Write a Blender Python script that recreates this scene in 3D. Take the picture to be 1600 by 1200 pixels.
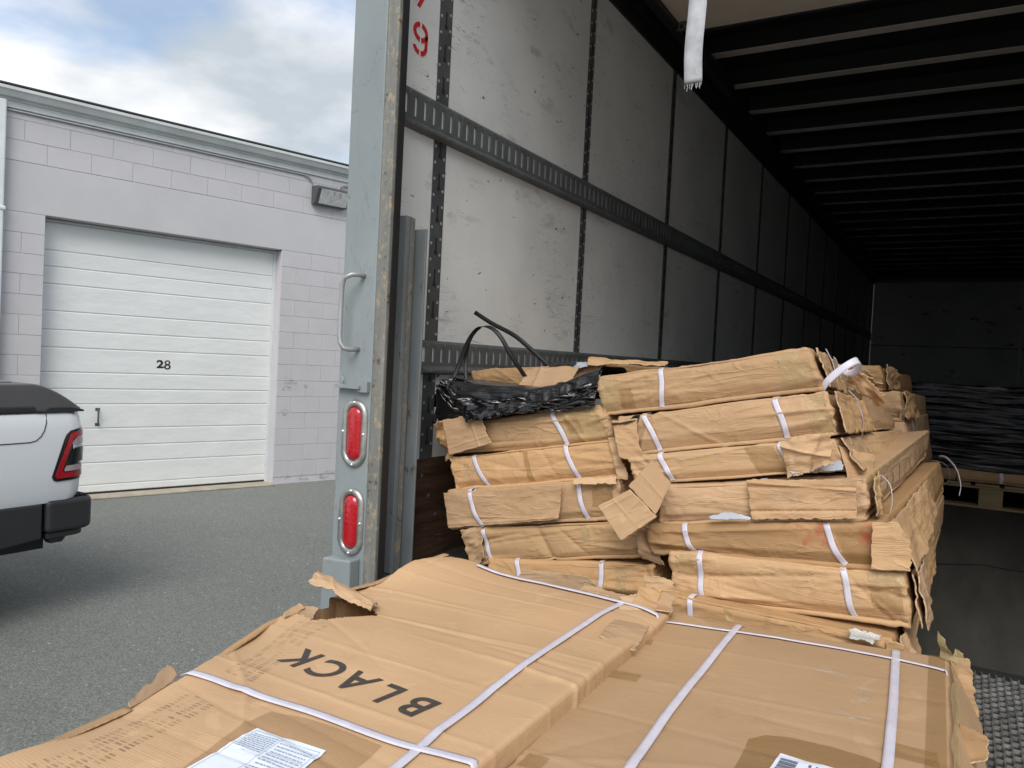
import bpy, bmesh, math, random
import numpy as np
from mathutils import Vector, Matrix

for o in list(bpy.data.objects):
    bpy.data.objects.remove(o, do_unlink=True)
SC = bpy.context.scene
COL = SC.collection
R = math.radians

# ------------------------------------------------------------------ camera
cam_d = bpy.data.cameras.new('camera')
cam = bpy.data.objects.new('camera', cam_d)
COL.objects.link(cam)
cam.matrix_world = Matrix(((0.860823, -0.058512, 0.505529, 0),
                           (0.506397, 0.0, -0.862301, 0),
                           (0.050455, 0.998287, 0.02963, 0), (0, 0, 0, 1)))
cam_d.sensor_width = 36
cam_d.lens = 36 * 1209 / 1600
cam_d.clip_start = 0.02
cam_d.clip_end = 2000
SC.camera = cam

# ------------------------------------------------------------------ world, sun, exposure
SUN_EL, SUN_AZ = 45.0, 157.0        # azimuth measured clockwise from +Y
W = bpy.data.worlds.new('World')
SC.world = W
W.use_nodes = True
wn, wl = W.node_tree.nodes, W.node_tree.links
wn.clear()
wo = wn.new('ShaderNodeOutputWorld')
bg1 = wn.new('ShaderNodeBackground'); bg1.inputs[1].default_value = 0.15
sky = wn.new('ShaderNodeTexSky'); sky.sky_type = 'NISHITA'; sky.sun_disc = False
sky.sun_elevation = R(SUN_EL); sky.sun_rotation = R(SUN_AZ)
wl.new(sky.outputs[0], bg1.inputs[0])
bg2 = wn.new('ShaderNodeBackground'); bg2.inputs[1].default_value = 0.90
tc = wn.new('ShaderNodeTexCoord')
sep = wn.new('ShaderNodeSeparateXYZ'); wl.new(tc.outputs['Generated'], sep.inputs[0])
def wmath(op, a, b=None, c=None):
    n = wn.new('ShaderNodeMath'); n.operation = op
    for i, v in enumerate((a, b, c)):
        if v is None: continue
        if isinstance(v, (int, float)): n.inputs[i].default_value = v
        else: wl.new(v, n.inputs[i])
    return n.outputs[0]
zz = wmath('ADD', wmath('MAXIMUM', sep.outputs[2], 0.0), 0.22)
cx = wmath('DIVIDE', sep.outputs[0], zz); cy = wmath('DIVIDE', sep.outputs[1], zz)
cmb = wn.new('ShaderNodeCombineXYZ'); wl.new(cx, cmb.inputs[0]); wl.new(cy, cmb.inputs[1])
nz = wn.new('ShaderNodeTexNoise'); nz.inputs['Scale'].default_value = 1.15; nz.inputs['Detail'].default_value = 9
nz.inputs['Roughness'].default_value = 0.52; nz.inputs['Distortion'].default_value = 0.35
wmp = wn.new('ShaderNodeMapping'); wmp.inputs['Location'].default_value = (5.1, 14.2, 0)
wl.new(cmb.outputs[0], wmp.inputs[0]); wl.new(wmp.outputs[0], nz.inputs['Vector'])
rp = wn.new('ShaderNodeValToRGB')
rp.color_ramp.elements[0].position = 0.41; rp.color_ramp.elements[0].color = (0.36, 0.36, 0.36, 1)
rp.color_ramp.elements[1].position = 0.53; rp.color_ramp.elements[1].color = (1, 1, 1, 1)
wl.new(nz.outputs[0], rp.inputs[0])
nz2 = wn.new('ShaderNodeTexNoise'); nz2.inputs['Scale'].default_value = 2.1; nz2.inputs['Detail'].default_value = 7
wmp2 = wn.new('ShaderNodeMapping'); wmp2.inputs['Location'].default_value = (3.57, 4.26, 2)
wl.new(cmb.outputs[0], wmp2.inputs[0]); wl.new(wmp2.outputs[0], nz2.inputs['Vector'])
rp2 = wn.new('ShaderNodeValToRGB')
rp2.color_ramp.elements[0].position = 0.36; rp2.color_ramp.elements[0].color = (0.50, 0.56, 0.61, 1)
rp2.color_ramp.elements[1].position = 0.62; rp2.color_ramp.elements[1].color = (1.02, 1.02, 1.03, 1)
wl.new(nz2.outputs[0], rp2.inputs[0]); wl.new(rp2.outputs[0], bg2.inputs[0])
mx = wn.new('ShaderNodeMixShader')
wl.new(rp.outputs[0], mx.inputs[0]); wl.new(bg1.outputs[0], mx.inputs[1]); wl.new(bg2.outputs[0], mx.inputs[2])
wl.new(mx.outputs[0], wo.inputs[0])

sd = bpy.data.lights.new('sun', 'SUN'); sd.energy = 2.25; sd.angle = R(38); sd.color = (1.0, 0.965, 0.91)
sun = bpy.data.objects.new('sun', sd); COL.objects.link(sun)
sv = Vector((math.sin(R(SUN_AZ)) * math.cos(R(SUN_EL)), math.cos(R(SUN_AZ)) * math.cos(R(SUN_EL)), math.sin(R(SUN_EL))))
sun.rotation_euler = sv.to_track_quat('Z', 'Y').to_euler()
SC.view_settings.view_transform = 'Standard'
SC.view_settings.look = 'None'
SC.view_settings.gamma = 1
SC.view_settings.exposure = 0.36
SC.view_settings.use_curve_mapping = False

# ------------------------------------------------------------------ numpy noise
_rs = np.random.RandomState(7)
_perm = _rs.permutation(256); _perm = np.concatenate([_perm, _perm, _perm])
_gr = _rs.normal(size=(256, 3)); _gr /= np.linalg.norm(_gr, axis=1)[:, None]
def pn(p):
    p = np.asarray(p, float); i = np.floor(p).astype(int); f = p - i; i &= 255
    w = f * f * f * (f * (f * 6 - 15) + 10); r = 0
    for dx in (0, 1):
        for dy in (0, 1):
            for dz in (0, 1):
                h = _perm[_perm[_perm[(i[:, 0] + dx) & 255] + ((i[:, 1] + dy) & 255)] + ((i[:, 2] + dz) & 255)]
                g = _gr[h]; d = f - np.array([dx, dy, dz])
                r = r + (g * d).sum(1) * (w[:, 0] if dx else 1 - w[:, 0]) * (w[:, 1] if dy else 1 - w[:, 1]) * (w[:, 2] if dz else 1 - w[:, 2])
    return r * 1.6
def fbm(p, o=3):
    s = 0; a = 1.0; p = np.asarray(p, float)
    for k in range(o):
        s = s + a * pn(p * 2 ** k + 17.3 * k); a *= .5
    return s
def n1(t, seed, o=4):
    t = np.atleast_1d(np.asarray(t, float)); return fbm(np.stack([t, t * 0 + seed * 3.71, t * 0 + 0.37], 1), o)

# ------------------------------------------------------------------ material helpers
def s2l(r, g, b):
    return tuple(((c / 255) / 12.92 if c / 255 <= .04045 else ((c / 255 + .055) / 1.055) ** 2.4) for c in (r, g, b))
class NT:
    def __init__(s, name):
        s.m = bpy.data.materials.new(name); s.m.use_nodes = True
        s.n = s.m.node_tree.nodes; s.l = s.m.node_tree.links
        s.b = s.n['Principled BSDF']; s.out = s.n['Material Output']
    def coords(s, kind='Object', scale=(1, 1, 1), rnd=True, rot=(0, 0, 0)):
        t = s.n.new('ShaderNodeTexCoord'); v = t.outputs[kind]
        if rnd:
            oi = s.n.new('ShaderNodeObjectInfo')
            m = s.n.new('ShaderNodeVectorMath'); m.operation = 'MULTIPLY_ADD'
            c = s.n.new('ShaderNodeCombineXYZ')
            for i in range(3): s.l.new(oi.outputs['Random'], c.inputs[i])
            s.l.new(c.outputs[0], m.inputs[0]); m.inputs[1].default_value = (37, 53, 71); s.l.new(v, m.inputs[2]); v = m.outputs[0]
        mp = s.n.new('ShaderNodeMapping'); mp.inputs['Scale'].default_value = scale; mp.inputs['Rotation'].default_value = rot
        s.l.new(v, mp.inputs[0]); return mp.outputs[0]
    def noise(s, v, scale, det=4, rough=.5, dist=0):
        t = s.n.new('ShaderNodeTexNoise'); s.l.new(v, t.inputs['Vector'])
        t.inputs['Scale'].default_value = scale; t.inputs['Detail'].default_value = det
        t.inputs['Roughness'].default_value = rough; t.inputs['Distortion'].default_value = dist
        return t.outputs[0]
    def ramp(s, v, *st):
        r = s.n.new('ShaderNodeValToRGB'); s.l.new(v, r.inputs[0]); e = r.color_ramp.elements
        while len(e) < len(st): e.new(.5)
        for k, (p, c) in enumerate(st):
            e[k].position = p
            e[k].color = (c, c, c, 1) if isinstance(c, (int, float)) else (*c, 1)
        return r.outputs[0]
    def mix(s, f, a, b, mode='MIX'):
        m = s.n.new('ShaderNodeMix'); m.data_type = 'RGBA'; m.blend_type = mode
        for sock, v in ((m.inputs[0], f), (m.inputs[6], a), (m.inputs[7], b)):
            if isinstance(v, (int, float)): sock.default_value = v if sock == m.inputs[0] else (v, v, v, 1)
            elif isinstance(v, tuple): sock.default_value = (*v, 1)
            else: s.l.new(v, sock)
        return m.outputs[2]
    def math(s, op, a, b=0.0):
        m = s.n.new('ShaderNodeMath'); m.operation = op
        for i, v in enumerate((a, b)):
            if isinstance(v, (int, float)): m.inputs[i].default_value = v
            else: s.l.new(v, m.inputs[i])
        return m.outputs[0]
    def bump(s, h, strength=.3, dist=.01):
        b = s.n.new('ShaderNodeBump'); b.inputs['Strength'].default_value = strength; b.inputs['Distance'].default_value = dist
        s.l.new(h, b.inputs['Height'])
        if s.b.inputs['Normal'].links: s.l.new(s.b.inputs['Normal'].links[0].from_socket, b.inputs['Normal'])
        s.l.new(b.outputs[0], s.b.inputs['Normal'])
    def set(s, **k):
        for a, v in k.items():
            i = s.b.inputs[a.replace('_', ' ')]
            if isinstance(v, tuple): i.default_value = (*v, 1)
            elif isinstance(v, (int, float)): i.default_value = v
            else: s.l.new(v, i)
        return s

def simple(name, col, rough=.6, metal=0, var=.15, scale=6, bump=0, bscale=60, spec=.5, coat=0, stretch=(1, 1, 1)):
    t = NT(name); v = t.coords(scale=stretch)
    d = tuple(c * (1 - var) for c in col); l = tuple(min(1, c * (1 + var)) for c in col)
    t.set(Base_Color=t.ramp(t.noise(v, scale, 5, .6), (.3, d), (.7, l)), Roughness=rough, Metallic=metal)
    t.b.inputs['Specular IOR Level'].default_value = spec
    t.b.inputs['Coat Weight'].default_value = coat
    if bump: t.bump(t.noise(v, bscale, 4, .6), bump, .003)
    return t.m

def cardboard(name, col, cr_=.8):
    t = NT(name); v = t.coords(); uv = t.coords('UV', rnd=True)
    big = t.noise(v, 2.2, 4, .55); fine = t.noise(v, 260, 3, .6)
    c = t.ramp(big, (.3, tuple(x * .86 for x in col)), (.72, tuple(min(1, x * 1.10) for x in col)))
    c = t.mix(t.ramp(fine, (.3, 0.0), (.75, .22)), c, tuple(x * .72 for x in col))
    # worn pale scuffs and dark grubby marks
    st = t.coords('UV', (1.5, 14, 1)); sc = t.noise(st, 5, 6, .65, .4)
    c = t.mix(t.ramp(sc, (.62, 0.0), (.78, .22 if cr_ > .5 else .05)), c, (col[0] * 1.35, col[1] * 1.42, col[2] * 1.55))
    c = t.mix(t.ramp(t.noise(v, 5.3, 6, .7, .6), (.62, 0.0), (.78, .38)), c, tuple(x * .55 for x in col))
    c = t.mix(t.ramp(t.noise(t.coords('UV', (2.2, 6, 1)), 3.1, 7, .72, .3), (.60, 0.0), (.76, .5 if cr_ > .5 else .12)), c, (col[0] * .42, col[1] * .45, col[2] * .55))
    c = t.mix(t.ramp(t.noise(t.coords('UV', (1, 1, 1), rot=(0, 0, .6)), 7.5, 2, .4, 2.0), (.66, 0.0), (.69, .22)), c, (col[0] * 1.25, col[1] * 1.32, col[2] * 1.45))
    oi = t.n.new('ShaderNodeObjectInfo')
    hs = t.n.new('ShaderNodeHueSaturation'); t.l.new(c, hs.inputs['Color'])
    mr = t.n.new('ShaderNodeMapRange'); t.l.new(oi.outputs['Random'], mr.inputs[0]); mr.inputs[3].default_value = .86; mr.inputs[4].default_value = 1.10; t.l.new(mr.outputs[0], hs.inputs['Value'])
    mr = t.n.new('ShaderNodeMapRange'); t.l.new(t.math('FRACT', t.math('MULTIPLY', oi.outputs['Random'], 7.3)), mr.inputs[0]); mr.inputs[3].default_value = .86; mr.inputs[4].default_value = 1.0; t.l.new(mr.outputs[0], hs.inputs['Saturation'])
    c = hs.outputs[0]
    t.set(Base_Color=c, Roughness=t.ramp(big, (.3, .78), (.7, .62)))
    t.b.inputs['Specular IOR Level'].default_value = .2
    w = t.n.new('ShaderNodeTexWave'); w.bands_direction = 'Y'; w.inputs['Scale'].default_value = 62
    w.inputs['Distortion'].default_value = .6; w.inputs['Detail'].default_value = 1
    tcu = t.n.new('ShaderNodeTexCoord'); t.l.new(tcu.outputs['UV'], w.inputs['Vector'])
    t.bump(t.math('MULTIPLY', w.outputs[1], t.noise(v, 3, 2)), .22, .0012)
    wr = t.coords('UV', (5, 40, 1)); t.bump(t.noise(wr, 1, 4, .5, .5), .12 if cr_ > .5 else .03, .004)
    # sharp crease lines
    cr = t.coords('UV', (1, 4.5, 1)); q = t.noise(cr, 2.2, 4, .5, 1.2)
    ln = t.ramp(t.math('ABSOLUTE', t.math('SUBTRACT', q, .5)), (.0, 1.0), (.022, 0.0))
    t.bump(ln, .30 * cr_, .003)
    for k, (sc, rz, s_) in enumerate((((1.2, 9, 1), .08, 1.5), ((2.2, 5, 1), -.5, 2.4), ((6, 1.5, 1), .15, 1.2))):
        cr = t.coords('UV', sc, rot=(0, 0, rz)); q = t.noise(cr, s_, 3, .45, .8)
        a_ = t.math('ABSOLUTE', t.math('SUBTRACT', q, .5))
        ms = t.ramp(t.noise(v, 4.5 + 2 * k, 3, .6), (.44, 0.0), (.60, 1.0))
        t.bump(t.math('MULTIPLY', t.ramp(a_, (.0, 1.0), (.06, 0.0)), ms), (.42 if k < 2 else .28) * cr_, .006)
    return t.m

KRAFT = (.495, .300, .146)
M = {}
M['card'] = cardboard('cardboard_kraft', KRAFT)
M['card_top'] = cardboard('cardboard_smooth_lid', (.50, .302, .144), .16)
M['card_b'] = cardboard('cardboard_darker', (.45, .270, .130))
M['card_c'] = cardboard('cardboard_light', (.535, .335, .170))
M['card_in'] = cardboard('cardboard_inside', (.46, .285, .145))
M['torn'] = simple('torn_paper_edge', (.50, .36, .22), .95, var=.4, scale=120, bump=.5, bscale=300)
M['strap'] = simple('white_plastic_strap', (.60, .575, .655), .34, var=.10, scale=30, bump=.25, bscale=500)
M['strap_k'] = simple('black_plastic_strap', (.006, .006, .007), .45, var=.2, spec=.3)
def film(name, col, rough, stretch, sc, st, spec=.5, coat=.4):
    t = NT(name); v = t.coords(scale=stretch)
    t.set(Base_Color=col, Roughness=rough); t.b.inputs['Specular IOR Level'].default_value = spec; t.b.inputs['Coat Weight'].default_value = coat; t.b.inputs['Coat Roughness'].default_value = rough * .7
    t.bump(t.noise(v, sc, 6, .6, .5), st, .012); return t.m
M['bag'] = film('black_plastic_film', (.003, .003, .004), .13, (1.5, 1.5, 8), 3, .45, .5, .7)
M['wrap'] = film('black_stretch_wrap', (.003, .004, .008), .14, (.8, .8, 16), 4, .9, .35, .15)
M['vinyl'] = film('black_vinyl_strips', (.005, .005, .006), .35, (1, 1, 30), 9, .4)
def tape(name, col, a, rough=.18):
    t = NT(name); v = t.coords()
    t.set(Base_Color=col, Roughness=rough, Alpha=a); t.b.inputs['Specular IOR Level'].default_value = .7
    t.bump(t.noise(v, 38, 5, .6, 1.2), .9, .006); return t.m
M['tape'] = tape('brown_packing_tape', (.36, .21, .07), .34)
M['tape_y'] = tape('yellowed_clear_tape', (.56, .43, .21), .36, .10)
M['clear'] = tape('clear_plastic_shreds', (.62, .64, .62), .55, .12)
M['stain_l'] = tape('faint_glue_patch', (.33, .19, .07), .28, .5)
M['stain'] = tape('brown_glue_patch', (.30, .165, .05), .42, .45)
M['white_pl'] = simple('white_poly_bag', (.40, .43, .48), .2, var=.1, bump=.4, bscale=40)
M['ink'] = None
t = NT('faded_black_ink'); v = t.coords(scale=(1, 8, 1))
t.set(Base_Color=t.ramp(t.noise(v, 60, 3), (.35, (.035, .03, .028)), (.75, (.085, .065, .05))), Roughness=.7); M['ink'] = t.m
t = NT('smudged_print'); v = t.coords(scale=(1, 1, 1))
t.set(Base_Color=(.10, .08, .065), Roughness=.8, Alpha=t.math('MULTIPLY', t.ramp(t.noise(v, 30, 6, .75), (.42, 0.0), (.62, .75)), .6)); M['smudge'] = t.m
t = NT('pale_rub_marks'); v = t.coords(scale=(1, 3, 3))
t.set(Base_Color=(.66, .60, .50), Roughness=.8, Alpha=t.ramp(t.noise(v, 25, 6, .75), (.48, 0.0), (.72, .55))); M['rub'] = t.m
t = NT('red_chalk_mark'); v = t.coords()
t.set(Base_Color=(.62, .09, .05), Roughness=.8, Alpha=t.ramp(t.noise(v, 14, 5, .7), (.45, 0.0), (.72, .6))); M['redmark'] = t.m
M['label'] = simple('label_paper', (.70, .76, .86), .45, var=.04)
M['ink2'] = simple('label_print', (.10, .11, .16), .6)
M['ink3'] = simple('label_print_faint', (.33, .37, .46), .6)

# trailer
def liner(name):
    t = NT(name); v = t.coords(rnd=True)
    c = t.ramp(t.noise(v, 1.6, 5, .6), (.3, (.54, .565, .57)), (.7, (.69, .715, .72)))
    # brownish smears running diagonally
    sm = t.coords(scale=(1, 1.0, 3.2), rot=(R(-28), 0, 0)); q = t.noise(sm, 2.4, 8, .68, .3)
    c = t.mix(t.ramp(q, (.585, 0.0), (.72, .6)), c, (.20, .18, .15))
    # scratches
    for k, (rot, sc, th) in enumerate((((R(-40)), 2.3, .006), (R(-65), 3.4, .005), (R(-8), 2.8, .004))):
        s1 = t.coords(scale=(1, .7, 7), rot=(rot, 0, .3 * k)); q = t.noise(s1, sc, 5, .55, 1.4)
        ln = t.ramp(t.math('ABSOLUTE', t.math('SUBTRACT', q, .5)), (.0, 1.0), (th, 0.0))
        ms = t.ramp(t.noise(t.coords(scale=(1 + k, 1, 1)), 2.6, 5, .7), (.55, 0.0), (.62, .85))
        c = t.mix(t.math('MULTIPLY', ln, ms), c, (.06, .06, .058))
    # small black nicks
    s2 = t.coords(scale=(1, 1, 2.2), rot=(R(25), 0, 0)); q = t.noise(s2, 24, 3, .5, .8)
    c = t.mix(t.ramp(q, (.71, 0.0), (.73, .95)), c, (.03, .03, .03))
    t.set(Base_Color=c, Roughness=.42); t.b.inputs['Specular IOR Level'].default_value = .35
    t.bump(t.noise(v, 3, 4), .2, .01); return t.m
M['liner'] = liner('scuffed_white_liner')
M['steel'] = simple('dark_galvanised_steel', (.085, .094, .098), .5, .3, .3, 8, .15)
M['steel2'] = simple('grey_track_steel', (.115, .128, .132), .5, .3, .25, 10, .15)
M['slot'] = simple('slot_back_plate', (.60, .62, .61), .5, .2, .2)
M['slot_d'] = simple('dark_slot', (.015, .016, .018), .7)
M['rivet'] = simple('bright_rivet', (.62, .63, .63), .3, .7)
M['rivet_d'] = simple('grubby_rivet', (.20, .205, .205), .4, .6)
M['bow'] = simple('galvanised_roof_bow', (.82, .79, .74), .5, 0, .1, 5)
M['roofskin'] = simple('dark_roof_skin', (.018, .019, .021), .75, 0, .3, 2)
M['rail'] = simple('black_roof_rail', (.016, .018, .020), .5, .2, .3)
M['doorin'] = simple('cream_door_panel', (.84, .79, .71), .5, 0, .08, 3)
M['black'] = simple('black_rubber', (.010, .010, .011), .7)
M['skin'] = simple('trailer_outer_skin', (.55, .56, .57), .4, .2, .1)
t = NT('worn_trailer_floor'); v = t.coords(rnd=False, scale=(1, .12, 1))
c = t.ramp(t.noise(v, 9, 6, .65), (.3, (.022, .022, .020)), (.7, (.052, .050, .044)))
c = t.mix(t.ramp(t.noise(t.coords(rnd=False), 26, 5, .7), (.60, 0.0), (.75, .7)), c, (.012, .012, .012))
c = t.mix(t.ramp(t.noise(t.coords(rnd=False), 90, 2, .7), (.74, 0.0), (.77, .8)), c, (.3, .29, .26))
t.set(Base_Color=c, Roughness=.62); t.bump(t.noise(v, 60, 4), .3, .003); M['floor'] = t.m
t = NT('front_bulkhead_liner'); v = t.coords(rnd=False)
c = t.ramp(t.noise(v, .8, 6, .6), (.3, (.42, .48, .48)), (.7, (.60, .66, .65)))
c = t.mix(t.ramp(t.noise(t.coords(rnd=False, scale=(1, 1, 2)), 3.2, 7, .75), (.60, 0.0), (.68, .85)), c, (.04, .04, .04))
t.set(Base_Color=c, Roughness=.5); M['bulk'] = t.m
t = NT('blue_grey_post_paint'); v = t.coords(rnd=False, scale=(1, 1, .5))
c = t.ramp(t.noise(v, 3, 5, .6), (.3, (.200, .232, .240)), (.7, (.262, .295, .303)))
lnv = t.noise(t.coords(rnd=False, scale=(4, 4, 1.3)), 3.0, 5, .5, 1.5)
c = t.mix(t.math('MULTIPLY', t.ramp(t.math('ABSOLUTE', t.math('SUBTRACT', lnv, .5)), (0.0, 1.0), (.004, 0.0)), .6), c, (.05, .055, .055))
c = t.mix(t.ramp(t.noise(v, 30, 7, .8), (.63, 0.0), (.70, .8)), c, (.30, .21, .11))
c = t.mix(t.ramp(t.noise(t.coords(rnd=False, scale=(2, 2, .35)), 9, 6, .7), (.62, 0.0), (.78, .5)), c, (.13, .15, .15))
t.set(Base_Color=c, Roughness=.45); t.bump(t.noise(v, 30, 4), .2, .003); M['post'] = t.m
t = NT('scraped_post_edge'); v = t.coords(rnd=False, scale=(1.6, 1.6, .8))
c = t.ramp(t.noise(t.coords(rnd=False, scale=(3, 3, .25)), 12, 5, .6), (.3, (.14, .145, .135)), (.7, (.22, .22, .20)))
q = t.noise(t.coords(rnd=False, scale=(1.6, 1, .9)), 24, 8, .82, .3)
c = t.mix(t.ramp(q, (.545, 0.0), (.58, .9)), c, (.36, .28, .18))
q = t.noise(t.coords(rnd=False, scale=(1.5, 1, 1)), 19, 7, .8, .4)
c = t.mix(t.ramp(q, (.58, 0.0), (.63, .9)), c, (.07, .045, .025))
t.set(Base_Color=c, Roughness=.6); t.bump(q, .6, .006); M['edge'] = t.m
t = NT('scuffed_channel_steel'); v = t.coords(rnd=False, scale=(1, 1, .3))
c = t.ramp(t.noise(v, 9, 5, .6), (.3, (.17, .195, .205)), (.7, (.26, .285, .295)))
c = t.mix(t.ramp(t.noise(t.coords(rnd=False, scale=(1, 1, .4)), 26, 6, .75), (.60, 0.0), (.68, .8)), c, (.085, .06, .038))
t.set(Base_Color=c, Roughness=.5, Metallic=.2); M['guard'] = t.m
t = NT('brown_scuff_plywood'); v = t.coords(rnd=False, scale=(1, .35, 3))
c = t.ramp(t.noise(v, 10, 6, .7), (.3, (.028, .014, .008)), (.7, (.095, .052, .030)))
c = t.mix(t.ramp(t.noise(v, 26, 6, .75), (.60, 0.0), (.72, .7)), c, (.26, .19, .14))
t.set(Base_Color=c, Roughness=.6); t.bump(t.noise(v, 40, 4), .5, .004); M['ply'] = t.m
t = NT('red_lamp_lens'); v = t.coords(rnd=False)
t.set(Base_Color=(.40, .006, .014), Roughness=.16); t.b.inputs['Coat Weight'].default_value = .5
vo = t.n.new('ShaderNodeTexVoronoi'); vo.inputs['Scale'].default_value = 95; t.l.new(v, vo.inputs['Vector'])
t.bump(vo.outputs['Distance'], .25, .003); M['red'] = t.m
M['bezel'] = simple('worn_steel_bezel', (.42, .42, .40), .38, .75, .35, 14, .3, 40)
M['redpaint'] = simple('red_stencil_paint', (.50, .018, .022), .5, var=.3, scale=60)
M['web'] = simple('grubby_webbing', (.40, .41, .43), .8, 0, .2, 25, .2, 400)
M['mesh'] = simple('worn_expanded_steel', (.24, .24, .23), .42, .6, .5, 30, .4, 90)
M['deck'] = simple('rusty_dark_deck', (.028, .025, .022), .8, 0, .4, 20)
M['concrete'] = simple('dock_concrete', (.30, .29, .27), .85, 0, .15, 4, .4, 40)
M['pine'] = simple('pallet_pine', (.26, .19, .10), .7, 0, .25, 6, .3, 40, stretch=(1, 5, 5))

# building
t = NT('lavender_grey_block_paint'); v = t.coords(rnd=True)
c = t.ramp(t.noise(v, 2.5, 5, .6), (.3, (.46, .452, .466)), (.7, (.505, .496, .512)))
c = t.mix(t.ramp(t.noise(t.coords(rnd=False), 1.1, 6, .7), (.62, 0.0), (.8, .35)), c, (.22, .22, .23))
t.set(Base_Color=c, Roughness=.75); t.bump(t.noise(v, 70, 5, .6), .35, .004); M['block'] = t.m
t = NT('lintel_paint'); v = t.coords(rnd=False)
c = t.ramp(t.noise(v, 1.5, 6, .6), (.3, (.45, .445, .457)), (.7, (.50, .494, .506)))
t.set(Base_Color=c, Roughness=.7); t.bump(t.noise(v, 14, 6, .6), .25, .006); M['lintel'] = t.m
t = NT('block_wall_paint'); v = t.coords(rnd=False)
t.set(Base_Color=t.ramp(t.noise(v, 2, 5, .6), (.3, (.48, .465, .495)), (.7, (.55, .53, .56))), Roughness=.75); M['mortar'] = t.m
t = NT('white_door_paint'); v = t.coords(rnd=False)
c = t.ramp(t.noise(t.coords(rnd=False, scale=(1, 1, 2)), 1.2, 6, .6), (.3, (.66, .68, .67)), (.7, (.73, .745, .735)))
c = t.mix(t.ramp(t.noise(t.coords(rnd=False, scale=(1, 1, 5)), 3, 7, .7), (.6, 0.0), (.8, .35)), c, (.45, .455, .44))
t.set(Base_Color=c, Roughness=.38)
t.bump(t.noise(t.coords(rnd=False, scale=(1, 1, 2.2)), 2.6, 3, .5), .35, .03); M['door'] = t.m
M['gutter'] = simple('pale_metal_gutter', (.56, .59, .585), .42, .05, .1, 3)
M['trim'] = simple('white_metal_trim', (.62, .65, .66), .45, 0, .08)
M['roof'] = simple('dark_roof_edge', (.05, .05, .052), .8)
M['conduit'] = simple('galvanised_conduit', (.36, .37, .38), .4, .4)
M['sill'] = simple('sandy_concrete_sill', (.36, .32, .25), .85, 0, .2, 6, .5, 60)
M['glass_l'] = simple('frosted_lamp_glass', (.50, .51, .50), .22, 0, .2, 20)
M['lampbody'] = simple('bronze_lamp_housing', (.10, .105, .11), .45, .3)
M['num'] = simple('black_numeral', (.015, .015, .015), .5)
# ground
t = NT('asphalt'); v = t.coords(rnd=False)
big = t.noise(v, .35, 6, .6)
c = t.ramp(big, (.3, (.225, .236, .216)), (.7, (.285, .294, .268)))
gr = t.noise(v, 95, 3, .7)
c = t.mix(t.ramp(gr, (.36, .6), (.56, 0.0)), c, (.045, .048, .047))
c = t.mix(t.ramp(gr, (.56, 0.0), (.72, .75)), c, (.42, .42, .40))
vo = t.n.new('ShaderNodeTexVoronoi'); vo.inputs['Scale'].default_value = 26; t.l.new(v, vo.inputs['Vector'])
sp = t.math('MULTIPLY', t.ramp(vo.outputs['Distance'], (.14, 1.0), (.20, 0.0)), t.ramp(t.noise(v, 13, 2), (.56, 0.0), (.60, 1.0)))
c = t.mix(sp, c, (.52, .51, .48))
c = t.mix(t.ramp(t.noise(t.coords(rnd=False, scale=(.5, 2, 1)), .8, 6, .7), (.55, 0.0), (.8, .3)), c, (.09, .095, .09))
t.set(Base_Color=c, Roughness=.82); t.bump(gr, 1.0, .02); M['asphalt'] = t.m
# truck
t = NT('white_car_paint'); t.set(Base_Color=(.70, .725, .755), Roughness=.22); t.b.inputs['Coat Weight'].default_value = .8; t.b.inputs['Coat Roughness'].default_value = .05; M['paint'] = t.m
M['blkplast'] = simple('black_textured_plastic', (.020, .021, .023), .55, 0, .1, 5, .2, 400)
M['tonneau'] = simple('grey_tonneau_cover', (.10, .098, .10), .34, 0, .08)
M['tonneau2'] = simple('tonneau_top_sky_sheen', (.17, .165, .16), .3, 0, .08)  # lighter than the cover: sky reflection on the lid painted into the colour
M['carglass'] = simple('dark_car_glass', (.012, .014, .016), .05)
M['tyre'] = simple('tyre_rubber', (.018, .018, .019), .85)
M['rim'] = simple('alloy_rim', (.38, .39, .40), .3, .8)
M['lampred'] = simple('red_truck_lamp', (.36, .006, .012), .12, 0, .1, coat=1)
M['lampclear'] = simple('clear_lamp_strip', (.42, .33, .34), .15, 0, .1, 60, coat=1)
M['lampblk'] = simple('smoked_lamp_centre', (.012, .012, .014), .08, coat=1)

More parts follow.
